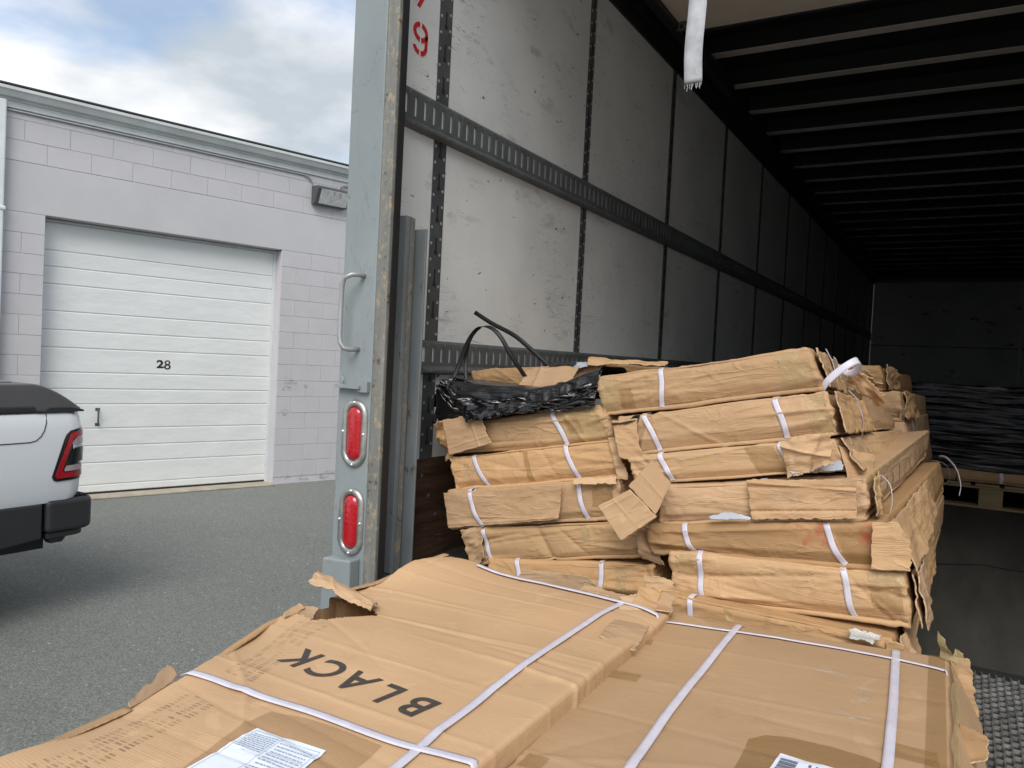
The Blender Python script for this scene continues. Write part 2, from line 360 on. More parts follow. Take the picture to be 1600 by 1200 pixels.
# ------------------------------------------------------------------ object helpers
def worg(o):
    v = Vector((0, 0, 0))
    while o is not None:
        v += Vector(o.location); o = o.parent
    return v
def tag(o, label=None, cat=None, group=None, kind=None):
    for k, x in (('label', label), ('category', cat), ('group', group), ('kind', kind)):
        if x: o[k] = x
    return o
def empty(name, loc, label, cat, group=None):
    o = bpy.data.objects.new(name, None); COL.objects.link(o); o.location = loc; o.empty_display_size = .1
    return tag(o, label, cat, group)
def place(name, me, parent=None, smooth=False, local=False):
    o = bpy.data.objects.new(name, me); COL.objects.link(o)
    if parent is not None:
        if not local: me.transform(Matrix.Translation(-worg(parent)))
        o.parent = parent
    if smooth: me.shade_smooth()
    return o
class MB:
    def __init__(s): s.v = []; s.f = []; s.m = []
    def add(s, vs, fs, mi=0):
        k = len(s.v); s.v += [tuple(p) for p in vs]; s.f += [tuple(i + k for i in f) for f in fs]; s.m += [mi] * len(fs); return s
    def box(s, x0, x1, y0, y1, z0, z1, mi=0):
        return s.add([(x0, y0, z0), (x1, y0, z0), (x1, y1, z0), (x0, y1, z0), (x0, y0, z1), (x1, y0, z1), (x1, y1, z1), (x0, y1, z1)],
                     [(0, 3, 2, 1), (4, 5, 6, 7), (0, 1, 5, 4), (1, 2, 6, 5), (2, 3, 7, 6), (3, 0, 4, 7)], mi)
    def prism(s, poly, a, b, ax=1, mi=0):
        """poly of 2D points extruded along axis ax from a to b"""
        def q(p, t):
            r = list(p); r.insert(ax, t); return tuple(r)
        n = len(poly); vs = [q(p, a) for p in poly] + [q(p, b) for p in poly]
        fs = [tuple(range(n)), tuple(range(2 * n - 1, n - 1, -1))] + [(i, i + n, (i + 1) % n + n, (i + 1) % n) for i in range(n)]
        return s.add(vs, fs, mi)
    def tube(s, pts, r, n=10, mi=0, caps=True):
        pts = [Vector(p) for p in pts]; vs = []; fs = []
        up = None
        for i, p in enumerate(pts):
            d = (pts[min(i + 1, len(pts) - 1)] - pts[max(i - 1, 0)]).normalized()
            if up is None: up = d.orthogonal().normalized()
            up = (up - d * up.dot(d)).normalized(); sd = d.cross(up)
            rr = r[i] if isinstance(r, (list, tuple)) else r
            for k in range(n):
                a = 2 * math.pi * k / n; vs.append(tuple(p + (up * math.cos(a) + sd * math.sin(a)) * rr))
        for i in range(len(pts) - 1):
            for k in range(n):
                fs.append((i * n + k, i * n + (k + 1) % n, (i + 1) * n + (k + 1) % n, (i + 1) * n + k))
        if caps: fs += [tuple(range(n - 1, -1, -1)), tuple(range((len(pts) - 1) * n, len(pts) * n))]
        return s.add(vs, fs, mi)
    def build(s, name, mats, parent=None, smooth=False, bevel=0, local=False, seg=2):
        me = bpy.data.meshes.new(name); me.from_pydata(s.v, [], s.f)
        for m in (mats if isinstance(mats, (list, tuple)) else [mats]): me.materials.append(m)
        me.polygons.foreach_set('material_index', s.m)
        bm = bmesh.new(); bm.from_mesh(me); bmesh.ops.recalc_face_normals(bm, faces=bm.faces); bm.to_mesh(me); bm.free()
        o = place(name, me, parent, smooth, local)
        if bevel:
            b = o.modifiers.new('bevel', 'BEVEL'); b.width = bevel; b.segments = seg; b.limit_method = 'ANGLE'; b.angle_limit = R(35)
        return o
def arc(c, r, a0, a1, n, ax=(0, 1)):
    return [(c[0] + r * math.cos(R(a0 + (a1 - a0) * i / n)), c[1] + r * math.sin(R(a0 + (a1 - a0) * i / n))) for i in range(n + 1)]

def gridmesh(name, P, mats, parent, uv=None, thick=0, edge_mi=0, smooth=True, mi=0):
    """P (ny,nx,3) array, optional thickness along the surface normal"""
    ny, nx = P.shape[:2]
    du = np.gradient(P, axis=1); dv = np.gradient(P, axis=0); n = np.cross(du, dv); n /= (np.linalg.norm(n, axis=2)[..., None] + 1e-9)
    vs = P.reshape(-1, 3); idx = np.arange(ny * nx).reshape(ny, nx)
    q = np.stack([idx[:-1, :-1], idx[:-1, 1:], idx[1:, 1:], idx[1:, :-1]], -1).reshape(-1, 4)
    fs = q.tolist(); mis = [mi] * len(fs)
    if thick:
        k = ny * nx; vs = np.concatenate([vs, (P - n * thick).reshape(-1, 3)])
        fs += (q[:, ::-1] + k).tolist(); mis += [mi] * len(q)
        rim = list(idx[0, :]) + list(idx[1:, -1]) + list(idx[-1, -2::-1]) + list(idx[-2:0:-1, 0])
        for i in range(len(rim)):
            a, b = int(rim[i]), int(rim[(i + 1) % len(rim)]); fs.append((b, a, a + k, b + k)); mis.append(edge_mi)
    me = bpy.data.meshes.new(name); me.from_pydata(vs.tolist(), [], fs)
    for m in (mats if isinstance(mats, (list, tuple)) else [mats]): me.materials.append(m)
    me.polygons.foreach_set('material_index', mis)
    # uv in metres
    lu = np.concatenate([[0], np.cumsum(np.linalg.norm(P[ny // 2, 1:] - P[ny // 2, :-1], axis=1))])
    lv = np.concatenate([[0], np.cumsum(np.linalg.norm(P[1:, nx // 2] - P[:-1, nx // 2], axis=1))])
    U = np.stack(np.meshgrid(lu, lv), -1).reshape(-1, 2)
    if thick: U = np.concatenate([U, U])
    ul = me.uv_layers.new(name='UVMap'); li = np.empty(len(me.loops), int); me.loops.foreach_get('vertex_index', li)
    ul.data.foreach_set('uv', U[li].astype(np.float32).ravel())
    o = place(name, me, parent, smooth); return o

def sheet(name, parent, c, nu=40, nv=20, thick=.0032, jag=(0, 0, 0, 0), curl=None, amp=.003, seed=1, mat='card', folds=(), edge='torn'):
    """c = TL,TR,BR,BL; jag = left,right,top,bottom raggedness in metres"""
    nu = int(nu * 1.5); nv = int(nv * 1.5); TL, TR, BR, BL = [np.array(x, float) for x in c]
    w = max(.01, np.linalg.norm(TR - TL)); h = max(.01, np.linalg.norm(TL - BL))
    u, v = np.meshgrid(np.linspace(0, 1, nu + 1), np.linspace(0, 1, nv + 1))
    def jg(t, L, a, s):
        x = n1(t.ravel() * L * 50, seed + s, 4).reshape(t.shape); y = n1(t.ravel() * L * 13, seed + s + 5, 2).reshape(t.shape)
        return a * .75 * np.abs(x * .7 + y * 1.0)
    jl, jr = jg(v, h, jag[0], 1) / w, jg(v, h, jag[1], 2) / w
    jt, jb = jg(u, w, jag[2], 3) / h, jg(u, w, jag[3], 4) / h
    uu = jl + u * (1 - jl - jr); vv = jb + v * (1 - jb - jt)
    P = ((BL * (1 - uu)[..., None] + BR * uu[..., None]) * (1 - vv)[..., None] + (TL * (1 - uu)[..., None] + TR * uu[..., None]) * vv[..., None])
    n = np.cross(TR - TL + BR - BL, TL - BL + TR - BR); n /= np.linalg.norm(n)
    q = np.stack([uu.ravel() * w, vv.ravel() * h, uu.ravel() * 0 + seed * 1.7], 1)
    d = (fbm(q * [9, 16, 1], 3) * amp).reshape(uu.shape)
    for (a, b, cc, k, wd) in folds:      # fold line a*u+b*v=cc
        d = d + k * np.exp(-np.abs(a * uu + b * vv - cc) / wd)
    P = P + n * d[..., None]
    if curl is not None: P = P + curl(uu, vv)
    return gridmesh(name, P, [M[mat], M[edge]], parent, thick=thick, edge_mi=1)

def ribbon(name, parent, pts, side, width=.017, thick=.0009, mat='strap', res=4):
    """pts list of points, side = one vector or a list of vectors across the ribbon"""
    p = np.array(pts, float)
    if res > 1:
        t = np.arange(len(p)); tt = np.linspace(0, len(p) - 1, (len(p) - 1) * res + 1); ext = np.vstack([2 * p[0] - p[1], p, 2 * p[-1] - p[-2]])
        k = np.minimum(tt.astype(int), len(p) - 2); f = (tt - k)[:, None]
        a, b, c, d = ext[k], ext[k + 1], ext[k + 2], ext[k + 3]
        q = .5 * ((2 * b) + (-a + c) * f + (2 * a - 5 * b + 4 * c - d) * f ** 2 + (-a + 3 * b - 3 * c + d) * f ** 3)
    else: q = p; tt = np.arange(len(p))
    s = np.array(side, float)
    if s.ndim == 1: s = np.tile(s, (len(q), 1))
    elif len(s) != len(q):
        s = np.stack([np.interp(tt, np.arange(len(s)), s[:, i]) for i in range(3)], 1)
    tg = np.gradient(q, axis=0); tg /= np.linalg.norm(tg, axis=1)[:, None] + 1e-9
    s = s - tg * (s * tg).sum(1)[:, None]; s /= np.linalg.norm(s, axis=1)[:, None] + 1e-9
    cols = [-.5, -.17, .17, .5]
    P = np.stack([q + s * (width * c) for c in cols], 1)
    n = np.cross(tg, s); P[:, 1:3] += (n * .0006)[:, None]
    return gridmesh(name, P, M[mat], parent, thick=thick)

# ------------------------------------------------------------------ crumpled carton
class Carton:
    def __init__(s, F, B, seed, rad=.006, amp=1.0, nf=26, top=False, lift=None, warp=None, lines=()):
        s.F = np.array(F, float); s.B = np.array(B, float); s.seed = seed; s.amp = amp; s.lift = lift; s.warp = warp
        s.W = .5 * (np.linalg.norm(s.F[1] - s.F[0]) + np.linalg.norm(s.F[2] - s.F[3]))
        s.H = .5 * (np.linalg.norm(s.F[0] - s.F[3]) + np.linalg.norm(s.F[1] - s.F[2]))
        s.L = .5 * (np.linalg.norm(s.F[0] - s.B[0]) + np.linalg.norm(s.F[1] - s.B[1]))
        s.D = np.array([s.W, s.L, s.H]); s.r = rad
        rs = np.random.RandomState(seed * 13 + 5); fo = []; s.fp = (rs.uniform(.2, .36), rs.uniform(-.12, .12), rs.uniform(.80, .9), rs.uniform(-.08, .08), rs.uniform(.35, .65), rs.uniform(.2, .5))
        for k in range(nf):
            end = rs.rand() < .45
            cx = (rs.choice([rs.uniform(0, .14), rs.uniform(.86, 1)]) if end else rs.uniform(0, 1)) * s.W
            cy = rs.uniform(-.02, .3 if not top else 1.0) * (1 if top else 1) * s.L
            if not top and rs.rand() < .5: cy = 0
            cz = rs.uniform(0, 1) * s.H
            if top:
                ang = rs.normal(0, .10) if rs.rand() < .5 else rs.uniform(-1.5, 1.5)
                nrm = np.array([math.sin(ang), math.cos(ang), .2 * rs.normal()]); win = rs.uniform(.09, .42)
                a = rs.normal() * .0026; wd = rs.uniform(.002, .010)
            else:
                ang = rs.normal(0, .13) if rs.rand() < .62 else rs.uniform(-1.4, 1.4)
                nrm = np.array([math.sin(ang), rs.normal() * .5, math.cos(ang)]); win = rs.uniform(.05, .30) * (.5 if end else 1)
                a = rs.normal() * .0036 * (1.2 if end else .9); wd = rs.uniform(.002, .006) if rs.rand() < .7 else rs.uniform(.01, .03)
            nrm /= np.linalg.norm(nrm); fo.append((np.array([cx, cy, cz]), nrm, a, wd, win))
        if top:
            for yy in lines: fo.append((np.array([.5 * s.W, yy, s.H]), np.array([.02 * rs.normal(), 1, 0]), rs.choice([-1, 1]) * rs.uniform(.0018, .0034), .0045, .5))
        s.folds = fo; s.top = top
    def surf(s, p, off=0.0):
        """p (N,3) metric coordinates on the box shell: across, depth, height"""
        p = np.asarray(p, float); q = np.clip(p, s.r, s.D - s.r); d = p - q
        n = d / (np.linalg.norm(d, axis=1)[:, None] + 1e-9); pp = q + n * s.r; k = s.seed * 5.13
        disp = fbm(pp * 3.1 + k, 2) * .0050 * s.amp
        for c, nn, a, wd, win in s.folds:
            e = pp - c; disp = disp + s.amp * a * np.exp(-np.abs(e @ nn) / wd) * np.exp(-(e ** 2).sum(1) / win ** 2)
        u = pp[:, 0] / s.W; v = pp[:, 2] / s.H; w = pp[:, 1] / s.L
        if s.top:
            disp = disp + np.abs(fbm(pp * [4, 5, 4] + k, 2)) * .0016 * s.amp
        else:
            endm = (np.exp(-u * s.W / .045) + np.exp(-(1 - u) * s.W / .045)) * (.12 + np.exp(-pp[:, 1] / .05))
            disp = disp + fbm(pp * [3.5, 5, 26] + k, 2) * .0013 * s.amp + np.abs(fbm(pp * [22, 16, 22] + k, 3)) * (.0005 + .0075 * endm) * s.amp
            fr = np.clip(-n[:, 1], 0, 1); sd_ = np.clip(n[:, 0], 0, 1)      # long fold lines that turn the front into planes
            f0 = s.fp[0] + s.fp[1] * (u - .5) + .03 * np.sin(u * 5 + s.seed); f1 = s.fp[2] + s.fp[3] * (u - .5)
            disp = disp - fr * s.H * (s.fp[4] * np.maximum(0, f0 - v) + s.fp[5] * np.maximum(0, v - f1))
            disp = disp - sd_ * s.H * .35 * np.maximum(0, .3 + .1 * np.sin(w * 6 + s.seed) - v)
        x, y, z = u[:, None], w[:, None], v[:, None]
        F, B = s.F, s.B
        f = (F[3] * (1 - x) + F[2] * x) * (1 - z) + (F[0] * (1 - x) + F[1] * x) * z
        b = (B[3] * (1 - x) + B[2] * x) * (1 - z) + (B[0] * (1 - x) + B[1] * x) * z
        P = f * (1 - y) + b * y
        ex = F[1] - F[0]; ex /= np.linalg.norm(ex); ey = B[1] - F[1]; ey /= np.linalg.norm(ey); ez = np.cross(ex, ey)
        N = n[:, :1] * ex + n[:, 1:2] * ey + n[:, 2:] * ez
        P = P + N * (disp + off)[:, None] if np.ndim(disp) else P
        if s.warp is not None: P = s.warp(P, u, w, v)
        return P, N
    def build(s, name, mat, parent, nu=110, nv=24, nw=50, fine_front=.25, drop=None):
        r = s.r
        def ax(L, n): return np.concatenate([[0, .3 * r, .7 * r], np.linspace(r, L - r, n), [L - .7 * r, L - .3 * r, L]])
        A = ax(s.W, nu); C = ax(s.H, nv); Bv = ax(s.L, nw)
        if not s.top:   # more rings towards the visible end
            t = np.linspace(0, 1, nw) ** 1.5; Bv = np.concatenate([[0, .3 * r, .7 * r], r + t * (s.L - 2 * r), [s.L - .7 * r, s.L - .3 * r, s.L]])
        na, nb, nc = len(A), len(Bv), len(C)
        key = {}; pts = []
        def gid(i, j, k):
            t = (i * nb + j) * nc + k; g = key.get(t)
            if g is None: g = len(pts); key[t] = g; pts.append((A[i], Bv[j], C[k]))
            return g
        faces = []; uvs = []
        def face(q, uv): faces.append([gid(*x) for x in q]); uvs.extend(uv)
        for i in range(na - 1):
            for k in range(nc - 1):
                for j, rev in ((0, False), (nb - 1, True)):
                    q = [(i, j, k), (i + 1, j, k), (i + 1, j, k + 1), (i, j, k + 1)]; uv = [(A[a], C[c]) for a, _, c in q]
                    if rev: q.reverse(); uv.reverse()
                    face(q, uv)
            for j in range(nb - 1):
                for k, rev in ((0, True), (nc - 1, False)):
                    q = [(i, j, k), (i + 1, j, k), (i + 1, j + 1, k), (i, j + 1, k)]; uv = [(A[a], Bv[b]) for a, b, _ in q]
                    if rev: q.reverse(); uv.reverse()
                    face(q, uv)
        for j in range(nb - 1):
            for k in range(nc - 1):
                for i, rev in ((0, True), (na - 1, False)):
                    q = [(i, j, k), (i, j + 1, k), (i, j + 1, k + 1), (i, j, k + 1)]; uv = [(Bv[b], C[c]) for _, b, c in q]
                    if rev: q.reverse(); uv.reverse()
                    face(q, uv)
        P, N = s.surf(np.array(pts))
        uvs = np.array(uvs).reshape(-1, 4, 2)
        if drop is not None:
            cen = P[np.array(faces)].mean(1); keep = ~drop(cen)
            faces = [f for f, k in zip(faces, keep) if k]; uvs = uvs[keep]
        me = bpy.data.meshes.new(name); me.from_pydata(P.tolist(), [], faces); me.materials.append(M[mat])
        ul = me.uv_layers.new(name='UVMap'); ul.data.foreach_set('uv', uvs.astype(np.float32).ravel())
        return place(name, me, parent, True)
    def front(s, u, b, off=.003):      # u 0..1, b 0..1 up the front
        return s.surf(np.stack([np.asarray(u) * s.W, np.asarray(u) * 0, np.asarray(b) * s.H], 1), off)[0]
    def patch(s, name, mat, parent, a0, a1, b0, b1, face='front', off=.0012, n=(14, 10), skew=0, seed=3, jag=.004):
        u, v = np.meshgrid(np.linspace(a0, a1, n[0]), np.linspace(b0, b1, n[1]))
        u = u + skew * (v - b0)
        e = n1(v[:, :1].ravel() * 70, seed)[:, None] * jag / s.W
        u[:, -1:] += e; u[:, :1] += e[::-1]
        if face == 'front': p = np.stack([u.ravel() * s.W, u.ravel() * 0, v.ravel() * s.H], 1)
        elif face == 'right': p = np.stack([u.ravel() * 0 + s.W, u.ravel() * s.L, v.ravel() * s.H], 1)
        else: p = np.stack([u.ravel() * s.W, v.ravel() * s.L, u.ravel() * 0 + s.H], 1)
        P = s.surf(p, off)[0].reshape(u.shape + (3,))
        return gridmesh(name, P, M[mat], parent)
    def strap(s, parent, ut, ub, over=.05, width=.0145, mat='strap', right=False):
        b = np.linspace(-.02, 1.0, 14); u = ub + (ut - ub) * np.clip(b, 0, 1) + .006 * np.sin(b * 5 + s.seed)
        p = s.front(u, np.clip(b, 0, 1), .0042)
        k = np.linspace(.012, over, 4) if over > 0 else []
        if over > 0:
            q = s.surf(np.stack([np.full(4, ut * s.W), k, np.full(4, s.H)], 1), .0042)[0]; p = np.vstack([p, q])
        for _ in range(2): p[1:-1] = (p[:-2] + p[1:-1] * 2 + p[2:]) / 4
        ex = s.F[1] - s.F[0]
        return ribbon('strap', parent, p, ex / np.linalg.norm(ex), width, mat=mat, res=3)
    def top_at(s, X, Y, off=.002):
        X = np.asarray(X, float); Y = np.asarray(Y, float); u = np.full(X.shape, .5); w = np.full(X.shape, .5)
        for _ in range(9):
            P = s.surf(np.stack([u * s.W, w * s.L, u * 0 + s.H], 1), off)[0]
            u = np.clip(u + (X - P[:, 0]) / s.W, .002, .998); w = np.clip(w + (Y - P[:, 1]) / s.L, .002, .998)
        return P

# ================================================================== SETTING
GZ = -1.9
mb = MB(); mb.add([(-400, -400, GZ), (400, -400, GZ), (400, 400, GZ), (-400, 400, GZ)], [(0, 1, 2, 3)])
tag(mb.build('ground', M['asphalt']), kind='structure')
# loading dock under the camera
mb = MB(); mb.box(-1.15, 2.6, -3.0, 1.62, GZ + .001, -.745)
o = mb.build('loading_dock', M['concrete'], bevel=.02)
tag(o, 'plain concrete loading dock edge under the nearest flat cartons', 'loading dock')

# ---- building (local frame: x along the facade, -y towards the yard, z up)
BLD = empty('warehouse', (-8.505, 7.686, GZ), 'lavender grey painted block warehouse with pale gutter and numbered white door', 'building')
BLD.rotation_euler = (0, 0, R(90 - 16.2))
G = 1.9
mb = MB()
mb.box(-13, -2.85, -.192, 9, 0, 1.37 + G); mb.box(.035, 12, -.192, 9, 0, 1.37 + G)
mb.box(-13, 12, -.192, 9, 1.945 + G, 2.62 + G); mb.box(-2.85, .035, .12, 9, 0, 1.37 + G)
wall = mb.build('block_wall', M['mortar'], BLD, local=True)
mb = MB(); mb.box(-13, 12, -.200, 9, 1.383 + G, 1.938 + G); mb.build('lintel_band', M['lintel'], BLD, local=True, bevel=.006)
def blockmesh(w):
    mb = MB(); mb.box(-w / 2, w / 2, -.007, .02, -.1122, .1122)
    o = mb.build('block', M['block'], wall, local=True, bevel=.003, seg=1); o.location = (0, 0, -50); return o
BP = {}
def putblock(x0, x1, z, hh=None):
    w = round(x1 - x0 - .004, 3)
    if w < .05: return
    if w not in BP: BP[w] = blockmesh(w); o = BP[w]
    else: o = BP[w].copy(); COL.objects.link(o)
    o.location = ((x0 + x1) / 2, -.192 + random.uniform(-.0012, .0012), z)
random.seed(4)
BH, BW = .2277, .455
for rng, ztop, rows in ((((-4.9, -2.85), (.035, 2.2)), 1.383 + G, 14), (((-4.9, 2.2),), 2.623 + G, 3)):
    for a, b in rng:
        for k in range(rows):
            z = ztop - BH * (k + .5); 
            off = (BW / 2 if k % 2 else 0)
            ref = .035 if a > -1 else -2.85
            x = ref + off if a > -1 else ref - off - 12 * BW
            cuts = [a] + [c for c in [ref + off + BW * i for i in range(-14, 14)] if a + .04 < c < b - .04] + [b]
            for c0, c1 in zip(cuts[:-1], cuts[1:]): putblock(c0, c1, z)
# jamb faces already part of the wall; gutter + fascia
mb = MB()
pr = [(-.200, 2.50 + G), (-.222, 2.50 + G), (-.222, 2.565 + G), (-.245, 2.575 + G), (-.245, 2.59 + G), (-.30, 2.60 + G), (-.335, 2.655 + G), (-.352, 2.665 + G), (-.352, 2.70 + G), (-.337, 2.70 + G), (-.20, 2.70 + G)]
mb.prism(pr, -13.2, 12.2, 0); mb.build('gutter', M['gutter'], BLD, local=True, bevel=.003)
mb = MB(); mb.prism([(-.30, 2.703 + G), (-.36, 2.712 + G), (-.36, 2.728 + G), (9.3, 3.2 + G), (9.3, 2.703 + G)], -13.2, 12.2, 0); mb.build('roof', M['roof'], BLD, local=True)
mb = MB(); mb.box(-3.42, -3.27, -.30, -.205, .1, 2.56 + G); mb.box(-3.44, -3.25, -.31, -.204, 1.36 + G, 1.41 + G); mb.build('downspout', M['trim'], BLD, local=True, bevel=.015)
# garage door
door = MB().box(-2.86, .05, .03, .06, 0.0, 1.40 + G).build('garage_door', M['door'], BLD, local=True)
zs = [1.345, 1.02, .833, .63, .318, .098, -.109, -.399, -.596, -.78, -1.077, -1.291, -1.50, -1.772, -1.862]
for z1, z0 in zip(zs[:-1], zs[1:]):
    mb = MB(); mb.prism([(.03, z0 + G + .002), (-.001, z0 + G + .001), (-.006, z0 + G + .012), (-.006, z1 + G - .014), (-.001, z1 + G - .001), (.03, z1 + G - .002)], -2.845, .0, 0)
    mb.build('door_panel', M['door'], door, local=True, bevel=.003, seg=1)
MB().box(-2.845, .0, -.004, .03, .004, .036).build('rubber_seal', M['black'], door, local=True)
MB().box(.0, .034, -.03, .03, 0.012, 1.375 + G).build('side_trim', M['trim'], door, local=True)
MB().box(-2.85, .034, -.012, .03, 1.347 + G, 1.372 + G).build('head_trim', M['trim'], door, local=True)
mb = MB(); mb.tube([(-2.19, -.01, .87), (-2.19, -.045, .885), (-2.19, -.05, .97), (-2.19, -.045, 1.045), (-2.19, -.01, 1.06)], .010, 8)
mb.box(-2.215, -2.165, -.012, -.005, .855, .89); mb.box(-2.215, -2.165, -.012, -.005, 1.04, 1.075); mb.build('handle', M['steel'], door, local=True)
mb = MB(); mb.box(-2.85, .03, -.30, .0, 0.001, .018); mb.build('door_sill', M['sill'], BLD, local=True, bevel=.006)
def textmesh(txt, size, off=0.0, ext=0.0, sx=1.0):
    cu = bpy.data.curves.new('t', 'FONT'); cu.body = txt; cu.size = size; cu.offset = off; cu.extrude = ext; cu.align_x = 'CENTER'; cu.align_y = 'CENTER'
    cu.space_character = 1.08
    ob = bpy.data.objects.new('t', cu); COL.objects.link(ob); dg = bpy.context.evaluated_depsgraph_get()
    me = bpy.data.meshes.new_from_object(ob.evaluated_get(dg)); bpy.data.objects.remove(ob); bpy.data.curves.remove(cu); return me
me = textmesh('2', .138, .0045, .0006); me.materials.append(M['num'])
me.transform(Matrix.Translation((-1.475, -.0085, -.272 + G)) @ Matrix.Rotation(R(90), 4, 'X') @ Matrix.Diagonal((1.30, 1, 1, 1)))
place('door_number', me, door, local=True)
mb = MB()
for zc_, a_, b_, t_, yy in ((-.245 + G, .036, .030, .019, -.0075), (-.2995 + G, .042, .034, .022, -.0085)):
    n_ = 28; vs = [(-1.385 + a_ * math.cos(k * 2 * math.pi / n_), yy, zc_ + b_ * math.sin(k * 2 * math.pi / n_)) for k in range(n_)] + [(-1.385 + (a_ - t_) * math.cos(k * 2 * math.pi / n_), yy, zc_ + (b_ - t_ * .75) * math.sin(k * 2 * math.pi / n_)) for k in range(n_)]
    mb.add(vs, [(k, (k + 1) % n_, n_ + (k + 1) % n_, n_ + k) for k in range(n_)])
mb.build('door_number', M['num'], door, local=True)
# dark scuffs rubbed onto the block wall right of the door, grime along its foot
t = NT('dark_wall_scuff'); v = t.coords(scale=(1, 1, 1.6))
t.set(Base_Color=(.10, .095, .09), Roughness=.8, Alpha=t.math('MULTIPLY', t.ramp(t.noise(v, 9, 7, .75, .5), (.50, 0.0), (.70, .75)), .8)); M['wscuff'] = t.m
for x0_, x1_, z0_, z1_ in ((.09, .34, 1.28, 1.52), (.42, .52, 1.36, 1.42), (.12, .24, .96, 1.12), (.06, 2.1, .02, .14), (-4.6, -2.9, .02, .2)):
    n_ = 12; cx_, cz_ = (x0_ + x1_) / 2, (z0_ + z1_) / 2
    pts = [(cx_ + (x1_ - x0_) / 2 * math.cos(k * 2 * math.pi / n_) * (1 + .18 * math.sin(k * 2.3)), -.2062, cz_ + (z1_ - z0_) / 2 * math.sin(k * 2 * math.pi / n_) * (1 + .2 * math.cos(k * 1.7))) for k in range(n_)]
    MB().add(pts, [tuple(range(n_))]).build('scuff_mark', M['wscuff'], wall, local=True)
# wall pack light
lamp = MB()
prf = [(-.205, 2.09 + G), (-.30, 2.085 + G), (-.40, 2.30 + G), (-.40, 2.335 + G), (-.205, 2.345 + G)]
lamp.prism(prf, .44, .97, 0); lb = lamp.build('lamp_housing', M['lampbody'], BLD, local=True, bevel=.012)
mb = MB(); mb.prism([(-.306, 2.10 + G), (-.312, 2.10 + G), (-.402, 2.292 + G), (-.394, 2.295 + G)], .50, .945, 0); mb.build('lamp_glass', M['glass_l'], lb, local=True, bevel=.004)
mb = MB()
for x in (.60, .70, .80): mb.prism([(-.312, 2.115 + G), (-.315, 2.115 + G), (-.399, 2.28 + G), (-.395, 2.28 + G)], x, x + .012, 0)
mb.build('lamp_fin', M['conduit'], lb, local=True)
mb = MB(); mb.tube([(-13, -.216, 2.475 + G), (.22, -.216, 2.475 + G)] + [(.22 + .13 * math.sin(R(a)), -.22, 2.345 + G + .13 * math.cos(R(a))) for a in range(10, 91, 10)] + [(.46, -.25, 2.32 + G)] if False else
                   [(-13, -.216, 2.475 + G), (.30, -.216, 2.475 + G)] + [(.30 + .16 * math.sin(R(a)), -.225, 2.315 + G + .16 * math.cos(R(a))) for a in range(10, 86, 12)] + [(.50, -.26, 2.34 + G)], .012, 8)
mb.build('conduit', M['conduit'], BLD, smooth=True, local=True)
mb = MB(); mb.tube([(12, -.216, 2.44 + G), (.98, -.216, 2.44 + G)] + [(.98 - .14 * math.sin(R(a)), -.225, 2.30 + G + .14 * math.cos(R(a))) for a in range(10, 86, 12)] + [(.84, -.27, 2.33 + G)], .012, 8)
mb.build('conduit', M['conduit'], BLD, smooth=True, local=True)

# ================================================================== TRAILER
TR = empty('semi_trailer', (-.4, 1.81, GZ), 'open box trailer with scuffed white lining, blue grey rear post and dark roof', 'trailer')
XL, XR, YR, YF, ZF, ZC = -1.642, .85, 1.81, 16.4, -.72, 2.16
MB().box(XL - .05, XL - .012, 1.84, YF + .05, -.95, 2.2).build('outer_side_wall', M['skin'], TR)
MB().box(XR + .012, XR + .06, 1.81, YF + .05, -.95, 2.2).build('outer_side_wall', M['skin'], TR)
MB().box(XR, XR + .012, 1.86, YF, ZF, 2.15).build('right_liner', M['liner'], TR)
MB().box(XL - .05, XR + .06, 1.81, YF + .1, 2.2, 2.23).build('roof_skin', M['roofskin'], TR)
MB().box(XL - .012, XR + .012, 2.205, YF, -.86, ZF).build('trailer_floor', M['floor'], TR)
MB().box(XL - .05, XR + .06, 1.815, 2.205, -.95, -.722).build('rear_sill', M['steel'], TR)
# bulkhead
bk = MB().box(XL, XR, YF, YF + .03, ZF, 1.90).build('front_bulkhead', M['bulk'], TR)
mb = MB(); mb.box(XL, XR, YF - .012, YF - .002, .655, .668); mb.box(XL, XR, YF - .03, YF - .002, 1.86, 1.93); mb.build('bulkhead_seam', M['steel'], bk)
MB().box(XL, XR, YF, YF + .03, 1.90, 2.2).build('upper_bulkhead', M['roofskin'], TR)
MB().box(XR - .085, XR - .045, YF - .05, YF - .002, ZF, 1.8).build('corner_trim', M['liner'], TR)
# liner panels, one per bay, both heights run behind the tracks
py = [1.985, 2.215] + [2.215 + 1.18 * k for k in range(1, 13)]; py[-1] = YF
random.seed(2)
for a, b in zip(py[:-1], py[1:]):
    x = XL + random.uniform(-.0012, .0012)
    MB().box(XL - .011, x, a + .004, min(b, YF) - .004, ZF, 1.85).build('wall_panel', M['liner'], TR)
